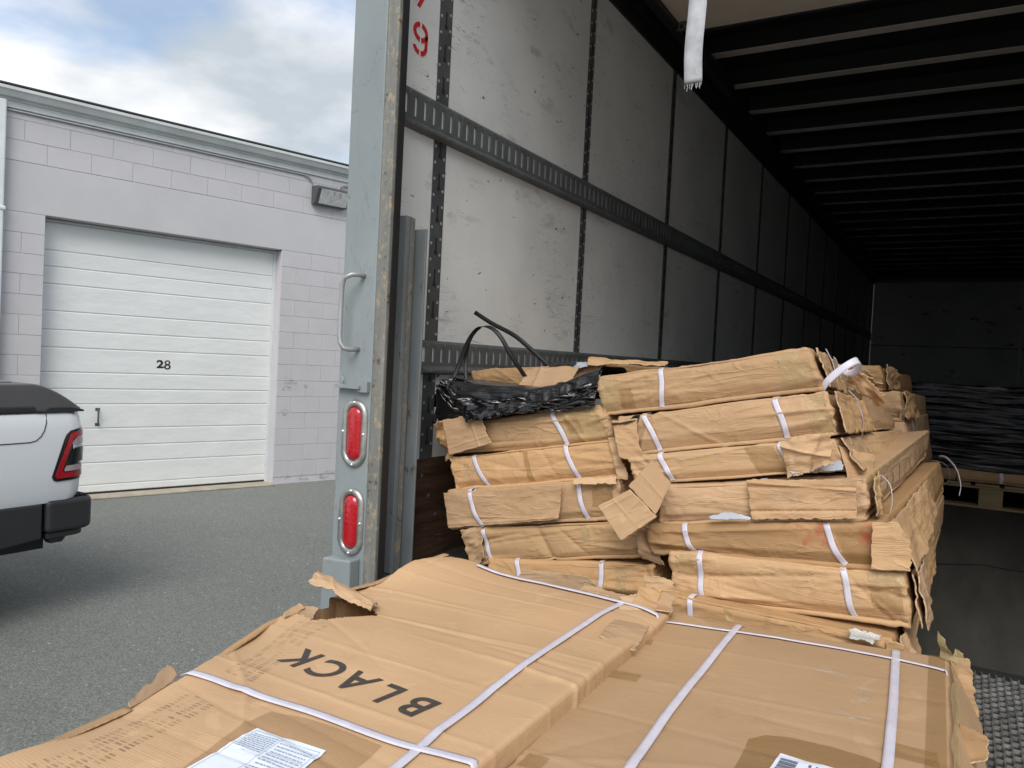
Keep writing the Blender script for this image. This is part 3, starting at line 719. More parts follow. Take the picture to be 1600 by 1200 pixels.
# vertical posts with keyhole slots and rivets
for k, y in enumerate(py[1:-1]):
    hw = .036 if k == 0 else .030
    mb = MB(); P0 = XL + .004
    z = ZF + .36
    mb.box(XL - .008, P0, y - hw, y + hw, z, 1.84)
    o = mb.build('wall_post', M['steel'], TR)
    if k < 5:
        sl = MB(); zz_ = z + .05
        while zz_ < 1.8:
            if not (.74 < zz_ < .90 or -.08 < zz_ < .07):
                sl.box(P0 - .002, P0 + .0012, y - .009, y + .009, zz_, zz_ + .014); sl.box(P0 - .002, P0 + .0012, y - .0045, y + .0045, zz_ + .014, zz_ + .058)
            zz_ += .112
        q = sl.build('slot', M['slot_d'], o); q['kind'] = 'stuff'
        for sgn in (-1, 1):
            rv = MB(); zz_ = z + .03 + (.02 if sgn > 0 else 0); nn = 0
            while zz_ < 1.8:
                if not (.74 < zz_ < .90 or -.08 < zz_ < .07):
                    r_ = .0062; c = (P0 + .004, y + sgn * (hw - .010), zz_)
                    rv.add([(c[0], c[1], c[2])] + [(P0, c[1] + r_ * math.cos(R(a)), c[2] + r_ * math.sin(R(a))) for a in range(0, 360, 60)], [(0, 1 + i, 1 + (i + 1) % 6) for i in range(6)])
                zz_ += .056
            q = rv.build('rivet', M['rivet'] if k < 2 else M['rivet_d'], o, smooth=True); q['kind'] = 'stuff'
# logistic tracks
def track(y0, zb, zt, dark):
    x1 = XL + .012; zs0, zs1 = zb + .040, zt - .018
    mb = MB(); v = []
    # top bevel, upper strip, lower strip, bottom lip
    mb.prism([(XL, zt + .006), (XL + .004, zt + .006), (x1, zt - .004), (x1, zs1), (XL, zs1)], y0, YF, 1)
    mb.prism([(XL, zs0), (x1, zs0), (x1, zb + .026), (x1 + .016, zb + .012), (x1 + .016, zb + .004), (XL + .004, zb - .004), (XL, zb - .004)], y0, YF, 1)
    y = y0 + .012; n = 0; pitch = .0508
    while y < YF - .05:
        mb.box(XL, x1, y + .015, y + pitch, zs0, zs1); y += pitch
    o = mb.build('logistic_track', M['steel2'], TR)
    MB().box(XL, XL + .006, y0 + .001, YF, zs0, zs1).build('slot_back', M['slot'], o)
    rv = MB(); y = y0 + .04
    while y < 9:
        for zc, xx in ((zt - .009, x1), (zb + .010, x1 + .016)):
            rv.add([(xx + .004, y, zc)] + [(xx, y + .006 * math.cos(R(a)), zc + .006 * math.sin(R(a))) for a in range(0, 360, 60)], [(0, 1 + i, 1 + (i + 1) % 6) for i in range(6)])
        y += .1016
    q = rv.build('rivet', M['rivet_d'], o, smooth=True); q['kind'] = 'stuff'
track(1.99, .757, .880, 0)
track(2.150, -.058, .052, 1)
# scuff board
sb = MB().box(XL - .008, XL + .010, 2.13, YF, ZF, -.36).build('scuff_board', M['ply'], TR)
mb = MB()
for i in range(22):
    y = 2.19 + (i // 3) * .30 + (i % 3) * .045; z = -.42 - (i % 3) * .075
    mb.add([(XL + .015, y, z)] + [(XL + .010, y + .008 * math.cos(R(a)), z + .008 * math.sin(R(a))) for a in range(0, 360, 45)], [(0, 1 + j, 1 + (j + 1) % 8) for j in range(8)])
q = mb.build('screw_head', M['rivet_d'], sb, smooth=True)
# roof rail, bows
mb = MB(); mb.prism([(XL - .01, 2.16), (XL - .01, 1.815), (XL + .012, 1.815), (XL + .012, 1.90), (XL + .03, 1.93), (XL + .085, 1.98), (XL + .085, 2.0), (XL + .02, 2.02), (XL + .02, 2.16)], 1.86, YF, 1)
mb.build('roof_rail', M['rail'], TR, bevel=.003)
mb = MB(); mb.box(XR - .03, XR, 1.86, YF, 1.82, 2.19); mb.build('roof_rail', M['rail'], TR)
y = 2.66
while y < YF - .2:
    mb = MB()
    mb.box(XL + .022, XR - .032, y - .045, y + .040, 2.078, 2.082)
    o = mb.build('roof_bow', M['bow'], TR); mb = MB()
    mb.prism([(y - .042, 2.0825), (y - .038, 2.0825), (y - .038, 2.19), (y - .042, 2.19)], XL + .024, XR - .034, 0)
    mb.prism([(y + .033, 2.0825), (y + .037, 2.0825), (y + .037, 2.19), (y + .033, 2.19)], XL + .024, XR - .034, 0)
    mb.build('bow_web', M['roofskin'], o); y += .609
# overhead roll-up door parked under the roof
od = MB().box(XL + .14, XR - .12, 1.90, 4.335, 1.935, 1.96).build('roll_up_door', M['doorin'], TR)
MB().box(XL + .14, XR - .12, 4.337, 4.36, 1.925, 1.975).build('end_channel', M['rail'], od)
MB().prism([(XL + .085, 1.90), (XL + .14, 1.90), (XL + .14, 1.99), (XL + .085, 1.99)], 1.9, 5.4, 1).build('door_track', M['rail'], TR)
for yy in (3.62, 4.22):
    mb = MB(); x = XL + .15; mb.box(x, x + .11, yy - .03, yy + .03, 1.918, 1.934)
    mb.tube([(x - .03, yy, 1.905), (x + .10, yy, 1.905)], .010, 8); mb.tube([(x + .02, yy - .02, 1.905), (x + .05, yy - .02, 1.905)], .018, 10)
    mb.tube([(x - .02, yy, 1.92), (x + .0, yy, 1.92)], .026, 12)
    mb.build('hinge_roller', M['steel2'], od, bevel=.002)
# rear frame post
mb = MB(); mb.box(-1.69, -1.556, 1.811, 1.845, -1.05, 2.3); post = mb.build('rear_post', M['post'], TR, bevel=.006)
MB().box(-1.554, -1.510, 1.8085, 1.838, -1.05, 2.3).build('scraped_edge', M['edge'], post, bevel=.004)
MB().box(-1.512, -1.506, 1.822, 1.850, -1.05, 2.25).build('rubber_seal', M['black'], post)
MB().box(-1.69, XR + .05, 1.80, 1.88, 2.12, 2.3).build('rear_header', M['post'], TR)
MB().box(XR - .08, XR + .06, 1.80, 1.84, -1.05, 2.12).build('rear_post', M['post'], TR)
mb = MB(); mb.prism([(-1.682, -.635), (-1.57, -.628), (-1.566, -1.05), (-1.69, -1.05)], 1.765, 1.81, 1); mb.build('step_block', M['post'], post, bevel=.005)
mb = MB(); mb.box(-1.682, -1.585, 1.786, 1.81, -.109, -.098); mb.box(-1.60, -1.56, 1.795, 1.81, -.118, -.085)
mb.tube([(-1.66, 1.80, -.098), (-1.655, 1.795, -.085), (-1.665, 1.795, -.07), (-1.655, 1.795, -.066)], .0025, 6); mb.build('ledge_bracket', M['post'], post, bevel=.002)
def stadium(cx, cz, w, h, n=14):
    r = w / 2; return [(cx + r * math.cos(R(a)), cz + h / 2 - r + r * math.sin(R(a))) for a in np.linspace(0, 180, n)] + [(cx + r * math.cos(R(a)), cz - h / 2 + r + r * math.sin(R(a))) for a in np.linspace(180, 360, n)]
for (cx_, cz_, tl) in ((-1.612, -.247, -.02), (-1.6105, -.52, .0)):
    o1 = stadium(cx_, cz_, .098, .210); i1 = stadium(cx_, cz_, .058, .168); m1 = stadium(cx_, cz_, .080, .192)
    n = len(o1); vs = [(x, 1.809, z) for x, z in o1] + [(x, 1.803, z) for x, z in stadium(cx_, cz_, .094, .206)] + [(x, 1.7995, z) for x, z in m1] + [(x, 1.802, z) for x, z in i1] + [(x, 1.809, z) for x, z in i1]
    rs_ = np.random.RandomState(int(abs(cz_) * 1000)); vs = [(a + rs_.normal() * .0006, b + rs_.normal() * .0006, c) for a, b, c in vs]
    fs = [(k * n + i, k * n + (i + 1) % n, (k + 1) * n + (i + 1) % n, (k + 1) * n + i) for k in range(4) for i in range(n)]
    bz = MB().add(vs, fs).build('lamp_bezel', M['bezel'], post, smooth=True)
    if cz_ > -.4: pass
    l0 = stadium(cx_, cz_, .056, .166); l1 = stadium(cx_, cz_, .046, .156); l2 = stadium(cx_, cz_, .02, .13)
    vs = [(x, 1.806, z) for x, z in l0] + [(x, 1.799, z) for x, z in l1] + [(x, 1.795, z) for x, z in l2]
    fs = [(k * n + i, k * n + (i + 1) % n, (k + 1) * n + (i + 1) % n, (k + 1) * n + i) for k in range(2) for i in range(n)] + [tuple(range(2 * n, 3 * n))]
    MB().add(vs, fs).build('lamp_lens', M['red'], bz, smooth=True)
    mb = MB()
    for x, z in ((0, .096), (0, -.096), (.041, .0), (-.041, .004)):
        mb.add([(cx_ + x, 1.793, cz_ + z)] + [(cx_ + x + .0052 * math.cos(R(a)), 1.7995, cz_ + z + .0052 * math.sin(R(a))) for a in range(0, 360, 45)], [(0, 1 + j, 1 + (j + 1) % 8) for j in range(8)])
    mb.build('screw', M['rivet'], bz, smooth=True)
mb = MB(); mb.tube([(-1.603, 1.812, .236), (-1.604, 1.785, .238), (-1.612, 1.765, .236), (-1.634, 1.757, .226), (-1.642, 1.757, .205), (-1.6435, 1.757, .13), (-1.6435, 1.757, .055), (-1.640, 1.757, .030), (-1.63, 1.76, .014), (-1.618, 1.775, .010), (-1.614, 1.812, .012)], .0075, 10)
mb.build('grab_handle', M['conduit'], post, smooth=True)
# roll-up door guide channel inside the post
gc = MB().box(-1.641, -1.594, 1.992, 2.028, ZF, .455).build('guide_channel', M['guard'], TR, bevel=.002)
MB().box(-1.5935, -1.5865, 2.010, 2.028, ZF, .450).build('rusty_lip', M['edge'], gc, bevel=.001)
MB().box(-1.641, -1.560, 2.055, 2.063, ZF, .420).build('outer_plate', M['guard'], gc, bevel=.002)
# red stencil characters 7 and 9
def stencil(polys, name):
    mb = MB()
    for p in polys: mb.prism([(y_, z_) for y_, z_ in p], XL + .002, XL + .0035, 0)
    mb.build(name, M['redpaint'], TR)
def ringseg(cy_, cz_, ry, rz, t, a0, a1, n=10):
    o = [(cy_ + ry * math.cos(R(a)), cz_ + rz * math.sin(R(a))) for a in np.linspace(a0, a1, n)]
    return o + [(cy_ + (ry - t) * math.cos(R(a)), cz_ + (rz - t) * math.sin(R(a))) for a in np.linspace(a1, a0, n)]
cy_, cz_ = 2.077, 1.082
stencil([ringseg(cy_, cz_, .040, .032, .015, 100, 262), ringseg(cy_, cz_, .040, .032, .015, 278, 440),
         [(cy_ + .026, cz_ - .005), (cy_ + .040, cz_ - .003), (cy_ + .038, cz_ - .05), (cy_ + .024, cz_ - .048)],
         ringseg(cy_ - .001, cz_ - .046, .038, .030, .015, 280, 358), ringseg(cy_ - .001, cz_ - .046, .038, .030, .015, 190, 262)], 'stencil_numeral')
cz2 = 1.215
stencil([[(cy_ - .038, cz2 + .05), (cy_ + .040, cz2 + .05), (cy_ + .040, cz2 + .034), (cy_ - .038, cz2 + .034)],
         [(cy_ + .024, cz2 + .030), (cy_ + .040, cz2 + .030), (cy_ - .010, cz2 - .055), (cy_ - .026, cz2 - .052)]], 'stencil_numeral')
# pull strap hanging from the door
ps = [(-.61, 1.85, 1.95), (-.612, 1.85, 1.5), (-.614, 1.85, 1.1), (-.6165, 1.853, .9), (-.619, 1.848, .78), (-.616, 1.85, .70)]
st = ribbon('pull_strap', None, ps, (1, 0.15, 0), .043, .003, 'web', 8)
tag(st, 'frayed grey webbing strap hanging down from the roof at the trailer opening', 'strap')
mb = MB(); random.seed(9)
for i in range(16):
    x = -.636 + i * .0027; l = random.uniform(.006, .022); mb.tube([(x, 1.85 + (i - 8) * .0004, .702), (x + random.uniform(-.004, .004), 1.85, .70 - l)], .0006, 4)
q = mb.build('frayed_thread', M['web'], st); q['kind'] = 'stuff'

# dock plate of expanded metal reaching into the trailer
DP = MB().box(-1.10, XR - .02, 1.2, 2.215, -.742, -.708).build('dock_plate', M['deck'])
tag(DP, 'dark steel ramp plate covered in raised expanded mesh beside the nearest cartons', 'dock plate')
MB().box(-1.10, XR - .02, 2.217, 2.245, -.716, -.700).build('edge_strip', M['black'], DP)
mb = MB(); hx, hy = .030, .0165; rw = .0021; rh = .0075
y = 1.22; j = 0
def bar(a, b, tilt=0):
    a = Vector(a); b = Vector(b); d = (b - a).normalized(); s_ = Vector((-d.y, d.x, 0)) * rw
    z0, z1 = -.7075, -.7075 + rh
    mb.add([(a.x - s_.x, a.y - s_.y, z0), (a.x + s_.x, a.y + s_.y, z0), (b.x + s_.x, b.y + s_.y, z0), (b.x - s_.x, b.y - s_.y, z0),
            (a.x - s_.x * .6, a.y - s_.y * .6, z1), (a.x + s_.x * .6, a.y + s_.y * .6, z1), (b.x + s_.x * .6, b.y + s_.y * .6, z1), (b.x - s_.x * .6, b.y - s_.y * .6, z1)],
           [(4, 5, 6, 7), (0, 1, 5, 4), (1, 2, 6, 5), (2, 3, 7, 6), (3, 0, 4, 7)])
while y < 2.205:
    x = -.06 + (hx / 2 if j % 2 else 0)
    while x < .80:
        bar((x, y, 0), (x + hx * .40, y, 0)); bar((x + hx * .40, y, 0), (x + hx * .5, y + hy, 0)); bar((x, y, 0), (x - hx * .10, y + hy, 0))
        x += hx
    y += hy; j += 1
q = mb.build('expanded_mesh', M['mesh'], DP); q['kind'] = 'stuff'

# ================================================================== CARTONS
def over_flap(c, parent, seed, length=.4, mat='card'):
    """ragged end flap standing just off the right-hand end of a carton"""
    F, B = c.F, c.B; t = length / c.L
    a, b = F[1] * (1 - t) + B[1] * t, F[2] * (1 - t) + B[2] * t
    o = np.array([.010, 0, 0]); o2 = np.array([.020, -.004, .004])
    return sheet('end_flap', parent, (F[1] + o2, a + o, b + o, F[2] + o2), 50, 16, jag=(.010, .012, .006, .010), amp=.008, seed=seed, mat=mat, folds=((1, 0, .3, .006, .03), (.3, 1, .6, .004, .05)))
T = dict(
R1=dict(F=[(-0.947, 2.1, -0.033), (-0.357, 2.1, 0.07), (-0.312, 2.1, -0.03), (-0.914, 2.1, -0.148)],
   B=[(-0.951, 3.3, -0.06), (-0.365, 3.3, 0.016), (-0.34, 3.3, -0.085), (-0.928, 3.3, -0.175)], S=[(0.337, 0.299)]),
R2=dict(F=[(-0.857, 2.07, -0.146), (-0.303, 2.07, -0.037), (-0.264, 2.07, -0.143), (-0.825, 2.07, -0.253)],
   B=[(-0.83, 3.3, -0.184), (-0.248, 3.3, -0.105), (-0.218, 3.3, -0.18), (-0.802, 3.3, -0.272)], S=[(0.139, 0.18), (0.78, 0.784)]),
R3=dict(F=[(-0.817, 2.05, -0.250), (-0.278, 2.05, -0.152), (-0.223, 2.05, -0.229), (-0.774, 2.05, -0.326)],
   B=[(-0.78, 3.3, -0.259), (-0.205, 3.3, -0.185), (-0.174, 3.3, -0.254), (-0.75, 3.3, -0.339)], S=[(0.182, 0.172), (0.77, 0.75)]),
R4=dict(F=[(-0.701, 2.02, -0.322), (-0.195, 2.02, -0.236), (-0.181, 2.02, -0.334), (-0.698, 2.02, -0.428)],
   B=[(-0.658, 3.3, -0.291), (-0.11, 3.3, -0.18), (-0.108, 3.3, -0.286), (-0.661, 3.3, -0.404)], S=[(0.52, 0.563)]),
R5=dict(F=[(-0.723, 2.01, -0.427), (-0.152, 2.01, -0.334), (-0.089, 2.01, -0.443), (-0.715, 2.01, -0.506)],
   B=[(-0.681, 3.3, -0.41), (-0.069, 3.3, -0.296), (-0.042, 3.3, -0.403), (-0.692, 3.3, -0.482)], S=[(0.165, 0.201), (0.779, 0.781)]),
R6=dict(F=[(-0.658, 2.0, -0.490), (-0.099, 2.0, -0.448), (-0.071, 2.0, -0.571), (-0.641, 2.0, -0.606)],
   B=[(-0.631, 3.3, -0.485), (-0.045, 3.3, -0.415), (-0.045, 3.3, -0.562), (-0.628, 3.3, -0.602)], S=[(0.141, 0.144), (0.762, 0.786)]),
R7=dict(F=[(-0.688, 1.94, -0.585), (-0.113, 1.94, -0.588), (-0.071, 1.94, -0.680), (-0.677, 1.94, -0.715)],
   B=[(-0.664, 3.3, -0.606), (-0.065, 3.3, -0.584), (-0.067, 3.3, -0.701), (-0.675, 3.3, -0.715)], S=[(0.188, 0.17)]),
L1=dict(F=[(-1.522, 2.3, -0.044), (-1.029, 2.3, 0.01), (-1.011, 2.3, -0.101), (-1.489, 2.3, -0.155)],
   B=[(-1.522, 3.45, -0.044), (-1.029, 3.45, 0.0), (-1.011, 3.45, -0.101), (-1.489, 3.45, -0.155)], S=[(0.578, 0.496)]),
L2=dict(F=[(-1.515, 2.1, -0.234), (-0.926, 2.1, -0.111), (-0.863, 2.1, -0.215), (-1.452, 2.1, -0.326)],
   B=[(-1.515, 3.3, -0.234), (-0.926, 3.3, -0.111), (-0.863, 3.3, -0.215), (-1.452, 3.3, -0.326)], S=[(0.728, 0.72)]),
L3=dict(F=[(-1.448, 2.08, -0.324), (-0.871, 2.08, -0.211), (-0.833, 2.08, -0.318), (-1.411, 2.08, -0.438)],
   B=[(-1.448, 3.3, -0.324), (-0.871, 3.3, -0.211), (-0.833, 3.3, -0.318), (-1.411, 3.3, -0.438)], S=[(0.163, 0.209), (0.73, 0.756)]),
L4=dict(F=[(-1.433, 2.06, -0.434), (-0.837, 2.06, -0.316), (-0.83, 2.06, -0.437), (-1.413, 2.06, -0.552)],
   B=[(-1.433, 3.3, -0.434), (-0.837, 3.3, -0.316), (-0.83, 3.3, -0.437), (-1.413, 3.3, -0.552)], S=[(0.163, 0.233), (0.78, 0.827)]),
L5=dict(F=[(-1.35, 2.05, -0.541), (-0.75, 2.05, -0.423), (-0.718, 2.05, -0.522), (-1.295, 2.05, -0.646)],
   B=[(-1.35, 3.3, -0.541), (-0.75, 3.3, -0.423), (-0.718, 3.3, -0.522), (-1.295, 3.3, -0.646)], S=[(0.112, 0.095)]),
L6=dict(F=[(-1.252, 2.04, -0.620), (-0.713, 2.04, -0.540), (-0.704, 2.04, -0.645), (-1.215, 2.04, -0.715)],
   B=[(-1.252, 3.3, -0.620), (-0.713, 3.3, -0.540), (-0.704, 3.3, -0.645), (-1.215, 3.3, -0.715)], S=[(0.186, 0.202), (0.701, 0.695)]),
)
LAB = dict(
R1='top carton of the right pile, with a loose white strap loop at its corner',
R2='right pile carton second from the top, crossed by two slanting white straps',
R3='thin sagging carton third from top in the right pile, right end torn open',
R4='right pile carton with a ragged overlapping sleeve and a pale rubbed square on its side',
R5='right pile carton with a red chalk smear and a big rounded end flap',
R6='tall right pile carton just below the red smeared one, dented by two straps',
R7='lowest carton of the right pile, mostly hidden behind the flat cartons in front',
L1='topmost carton of the left pile, lid split open over a white lining',
L2='left pile carton directly below the spilled black plastic, brown flap folded over its left end',
L3='left pile carton third down, with pale scratch marks near its left strap',
L4='left pile carton with a sleeve torn off square near its right strap',
L5='left pile carton second from the bottom, crushed at both ends',
L6='bottom carton of the left pile, sagging with a bent front panel')
CAT = {}
for i, (k, d) in enumerate(T.items()):
    F = d['F']; base = ((F[3][0] + F[2][0]) / 2, F[3][1] + .6, min(F[3][2], F[2][2]))
    root = empty('cardboard_carton', base, LAB[k], 'carton', 'battered cartons stacked against the trailer wall')
    c = Carton(d['F'], d['B'], 11 + i, rad=.007 if k != 'L2' else .016, amp={'L5': 1.5, 'L6': 1.3, 'R7': 1.2, 'L1': 1.2}.get(k, 1.0), nf=34)
    c.build('box_body', ['card', 'card_b', 'card_c'][i % 3], root, nu=120, nv=24, nw=44 if k[0] == 'R' else 20)
    for a, b in d['S']: c.strap(root, a, b)
    CAT[k] = (c, root)
c, r1 = CAT['R1']
c.patch('tape_patch', 'tape_y', r1, .0, .10, .05, 1.0, n=(10, 14), jag=.012); c.patch('tape_patch', 'tape_y', r1, .85, .97, .05, 1.0, n=(10, 14), jag=.02, seed=8)
c.patch('tape_patch', 'tape', r1, .10, .17, .12, .6, seed=5)
over_flap(c, r1, 3, .5, 'card_b'); ribbon('strap', r1, c.surf(np.array([[c.W, .22, z * c.H] for z in np.linspace(0, 1, 6)]), .024)[0], (0, 1, 0), .016)
# loose strap loop at the corner of the top carton
ribbon('loose_strap', r1, [(-.335, 2.16, -.075), (-.325, 2.12, -.045), (-.305, 2.10, -.012), (-.277, 2.10, .018), (-.25, 2.11, .040), (-.238, 2.13, .046), (-.236, 2.15, .036), (-.246, 2.17, .020), (-.268, 2.18, .012), (-.29, 2.18, .03), (-.302, 2.17, .052)], (.55, -.1, -.8), .018)
for s_, (a, b, w_) in enumerate((((-.30, 2.55, .05), (-.20, 2.62, -.055), .05), ((-.32, 2.75, .035), (-.23, 2.85, -.02), .07), ((-.33, 2.9, .06), (-.27, 2.95, .01), .06))):
    a = np.array(a); b = np.array(b)
    sheet('torn_strip', r1, (a, b, b + [-.03, .02, -w_ * .7], a + [-.03, .02, -w_]), 40, 10, jag=(.01, .02, .02, .02), amp=.02, seed=31 + s_, mat='card_in')
c, r = CAT['R2']
c.patch('tape_patch', 'tape_y', r, .90, .99, .02, 1.0, seed=9, jag=.01); over_flap(c, r, 4, .55); ribbon('strap', r, c.surf(np.array([[c.W, .30, z * c.H] for z in np.linspace(-.1, 1.1, 8)]), .024)[0] + [.004, 0, 0], (0, 1, 0), .014)
sheet('torn_panel', r, ((-.872, 2.055, -.155), (-.79, 2.055, -.143), (-.765, 2.05, -.262), (-.836, 2.05, -.262)), 30, 24, jag=(.004, .010, .004, .008), amp=.006, seed=12, mat='card')
sheet('black_liner', r, ((-.885, 2.09, -.150), (-.79, 2.08, -.135), (-.79, 2.05, -.150), (-.87, 2.05, -.168)), 30, 8, jag=(.01, .01, .002, .01), amp=.006, seed=14, mat='bag', edge='bag')
c, r = CAT['R3']
c.patch('tape_patch', 'tape', r, .60, .73, .1, .95, seed=4)
sheet('torn_panel', r, ((-.40, 2.04, -.160), (-.272, 1.985, -.128), (-.258, 1.98, -.205), (-.372, 2.02, -.262)), 46, 30, jag=(.006, .018, .016, .014), amp=.012, seed=17, mat='card_c', folds=((.6, 1, .8, .012, .05), (1, -.4, .4, -.010, .06)))
sheet('end_flap', r, ((-.262, 2.055, -.165), (-.185, 2.13, -.185), (-.178, 2.12, -.262), (-.235, 2.03, -.246)), 30, 20, jag=(.003, .012, .010, .006), amp=.006, seed=19, mat='card')
over_flap(c, r, 6, .3)
c, r = CAT['R4']
sheet('torn_sleeve', r, ((-.475, 2.004, -.270), (-.212, 2.002, -.240), (-.205, 2.002, -.335), (-.452, 2.004, -.374)), 70, 26, jag=(.012, .006, .008, .008), amp=.005, seed=21, mat='card_b', folds=((0, 1, .22, -.006, .02), (0, 1, .8, -.005, .03), (.2, 1, .92, .006, .03)))
q = c.patch('rub_mark', 'rub', r, .58, .70, .15, .9, off=.0, n=(10, 10))
q.location = Vector(q.location) + Vector((.0, -.018, 0))
over_flap(c, r, 7, .15)
c.patch('tape_edge', 'tape_y', r, .0, 1.0, .86, 1.0, face='right', n=(60, 6), off=.004)
for k in range(9):   # slits cut in the long side
    a = .12 + k * .095; c.patch('side_slit', 'slot_d', r, a, a + .004, .1, .7 - .05 * (k % 3), face='right', n=(3, 6), off=.002, skew=.02, jag=.001)
ribbon('loose_strap', r, [(-.175, 2.2, -.245), (-.150, 2.16, -.265), (-.143, 2.15, -.31), (-.150, 2.15, -.345)], (0, 1, 0), .008)
sheet('white_liner', r, ((-.38, 2.03, -.228), (-.245, 2.03, -.198), (-.245, 2.015, -.222), (-.365, 2.015, -.248)), 40, 10, jag=(.02, .02, .01, .012), amp=.006, seed=24, mat='white_pl', edge='white_pl')
c, r = CAT['R5']
q = c.patch('red_smear', 'redmark', r, .66, .96, .45, 1.0, n=(20, 10), off=.0016)
c.patch('tape_patch', 'tape', r, .80, .93, .1, .8, seed=6)
sheet('end_flap', r, ((-.172, 1.994, -.334), (-.118, 1.992, -.324), (-.086, 1.992, -.438), (-.170, 1.99, -.447)), 30, 30, jag=(.004, .010, .005, .006), amp=.004, seed=26, mat='card_c',
      curl=lambda u, v: np.stack([(u ** 2) * (v - v ** 2) * .07, u * 0, u * 0], -1))
over_flap(c, r, 8, .8, 'card')
sheet('white_liner', r, ((-.56, 2.0, -.372), (-.45, 2.0, -.358), (-.45, 1.992, -.364), (-.555, 1.992, -.378)), 36, 8, jag=(.01, .01, .004, .003), amp=.003, seed=29, mat='white_pl', edge='white_pl',
      curl=lambda u, v: np.stack([u * 0, u * 0, np.sin(u * math.pi) * v * .014 - .006], -1))
for k in range(4):
    a = .28 + k * .13; c.patch('side_slit', 'slot_d', r, a, a + .006, .3, .85, face='right', n=(3, 6), off=.006, skew=.12, jag=.001)
ribbon('loose_strap', r, [(-.07, 3.25, -.27), (-.045, 3.12, -.262), (-.012, 2.95, -.282), (.004, 2.84, -.322), (.002, 2.80, -.350)], (0, .3, 1), .006)
c, r = CAT['R6']
c.patch('tape_patch', 'tape_y', r, .86, .995, .8, 1.0, seed=9, n=(20, 5)); c.patch('tape_patch', 'tape', r, .86, .98, .3, .75, seed=19)
c.patch('tape_patch', 'tape_y', r, .03, .12, .55, 1.0, seed=12, jag=.015)
over_flap(c, r, 9, .7); over_flap(c, r, 10, .25, 'card_b').location += Vector((.012, 0, 0))
sheet('torn_flap', r, ((-.715, 1.96, -.545), (-.640, 1.99, -.560), (-.60, 1.975, -.600), (-.70, 1.95, -.610)), 30, 16, jag=(.01, .02, .01, .004), amp=.008, seed=41, mat='card_c')
c, r = CAT['R7']
over_flap(c, r, 11, .3)
sheet('clear_film', r, ((-.205, 1.935, -.575), (-.13, 1.93, -.565), (-.14, 1.90, -.592), (-.20, 1.90, -.592)), 40, 14, thick=.0006, jag=(.012, .015, .01, .01), amp=.016, seed=43, mat='clear', edge='clear')
sheet('end_flap', r, ((-.125, 1.93, -.588), (-.085, 1.925, -.582), (-.075, 1.92, -.66), (-.12, 1.92, -.66)), 24, 14, jag=(.004, .01, .005, .004), amp=.01, seed=44, mat='card')
c, r = CAT['L1']
c.strap(r, .578, .50)
sheet('white_liner', r, ((-1.25, 2.32, -.012), (-1.05, 2.32, .016), (-1.05, 2.27, -.006), (-1.23, 2.27, -.030)), 50, 12, thick=.001, jag=(.02, .02, .01, .01), amp=.012, seed=45, mat='white_pl', edge='white_pl')
sheet('torn_flap', r, ((-1.28, 2.28, -.022), (-1.07, 2.26, -.005), (-1.09, 2.18, -.085), (-1.26, 2.19, -.085)), 46, 20, jag=(.004, .014, .012, .006), amp=.008, seed=46, mat='card_in', folds=((1, 0, .3, .006, .04),))
sheet('black_liner', r, ((-1.21, 2.31, -.004), (-1.10, 2.31, .010), (-1.10, 2.285, .0), (-1.20, 2.285, -.014)), 30, 8, thick=.001, jag=(.01, .01, .004, .004), amp=.008, seed=47, mat='slot_d', edge='slot_d')
sheet('torn_lid', r, ((-1.08, 2.34, .022), (-.80, 2.34, .026), (-.80, 2.26, .010), (-1.06, 2.26, .008)), 50, 14, jag=(.01, .02, .01, .01), amp=.010, seed=48, mat='card')
c, r = CAT['L2']
sheet('folded_flap', r, ((-1.475, 2.070, -.205), (-1.325, 2.062, -.168), (-1.274, 2.064, -.262), (-1.437, 2.070, -.318)), 46, 30, jag=(.006, .006, .010, .004), amp=.003, seed=49, mat='card_b', folds=((1, 0, .72, .003, .01),))
sheet('crushed_end', r, ((-1.525, 2.09, -.225), (-1.465, 2.075, -.200), (-1.430, 2.08, -.33), (-1.475, 2.10, -.35)), 24, 34, jag=(.016, .004, .01, .012), amp=.024, seed=50, mat='card')
c.patch('tape_patch', 'tape_y', r, .74, .97, .05, 1.0, n=(30, 20), jag=.02); c.patch('tape_patch', 'tape', r, .77, .85, .3, .75, seed=7, off=.002)
c, r = CAT['L3']
for k in range(7): c.patch('scratch', 'torn', r, .075 + k * .013, .079 + k * .013, .35 - .02 * (k % 3), .85 - .05 * ((k * 3) % 4), n=(3, 8), off=.0012, skew=.03, jag=.002)
sheet('crushed_end', r, ((-.885, 2.072, -.208), (-.852, 2.085, -.203), (-.812, 2.085, -.325), (-.845, 2.068, -.325)), 16, 30, jag=(.003, .014, .006, .006), amp=.010, seed=52, mat='card_c')
c.patch('tape_patch', 'tape', r, .47, .50, .0, 1.0, seed=8, n=(4, 12))
c, r = CAT['L4']
sheet('torn_sleeve', r, ((-1.432, 2.040, -.436), (-1.005, 2.036, -.353), (-1.012, 2.036, -.462), (-1.408, 2.040, -.548)), 90, 26, jag=(.003, .010, .003, .004), amp=.0035, seed=53, mat='card_b', folds=((.05, 1, .12, .003, .02),))
c.strap(r, .163, .233).location += Vector((0, -.022, 0))
c.patch('tape_patch', 'tape', r, .86, .97, .35, .85, seed=7); c.patch('tape_patch', 'tape_y', r, .70, .80, .0, .25, seed=17, n=(14, 4))
sheet('torn_lid', r, ((-.98, 2.05, -.335), (-.84, 2.05, -.312), (-.835, 2.035, -.332), (-.97, 2.035, -.352)), 40, 8, jag=(.01, .01, .006, .010), amp=.006, seed=54, mat='card_c')
c, r = CAT['L5']
c.patch('tape_patch', 'tape_y', r, .66, .70, .45, 1.0, seed=7)
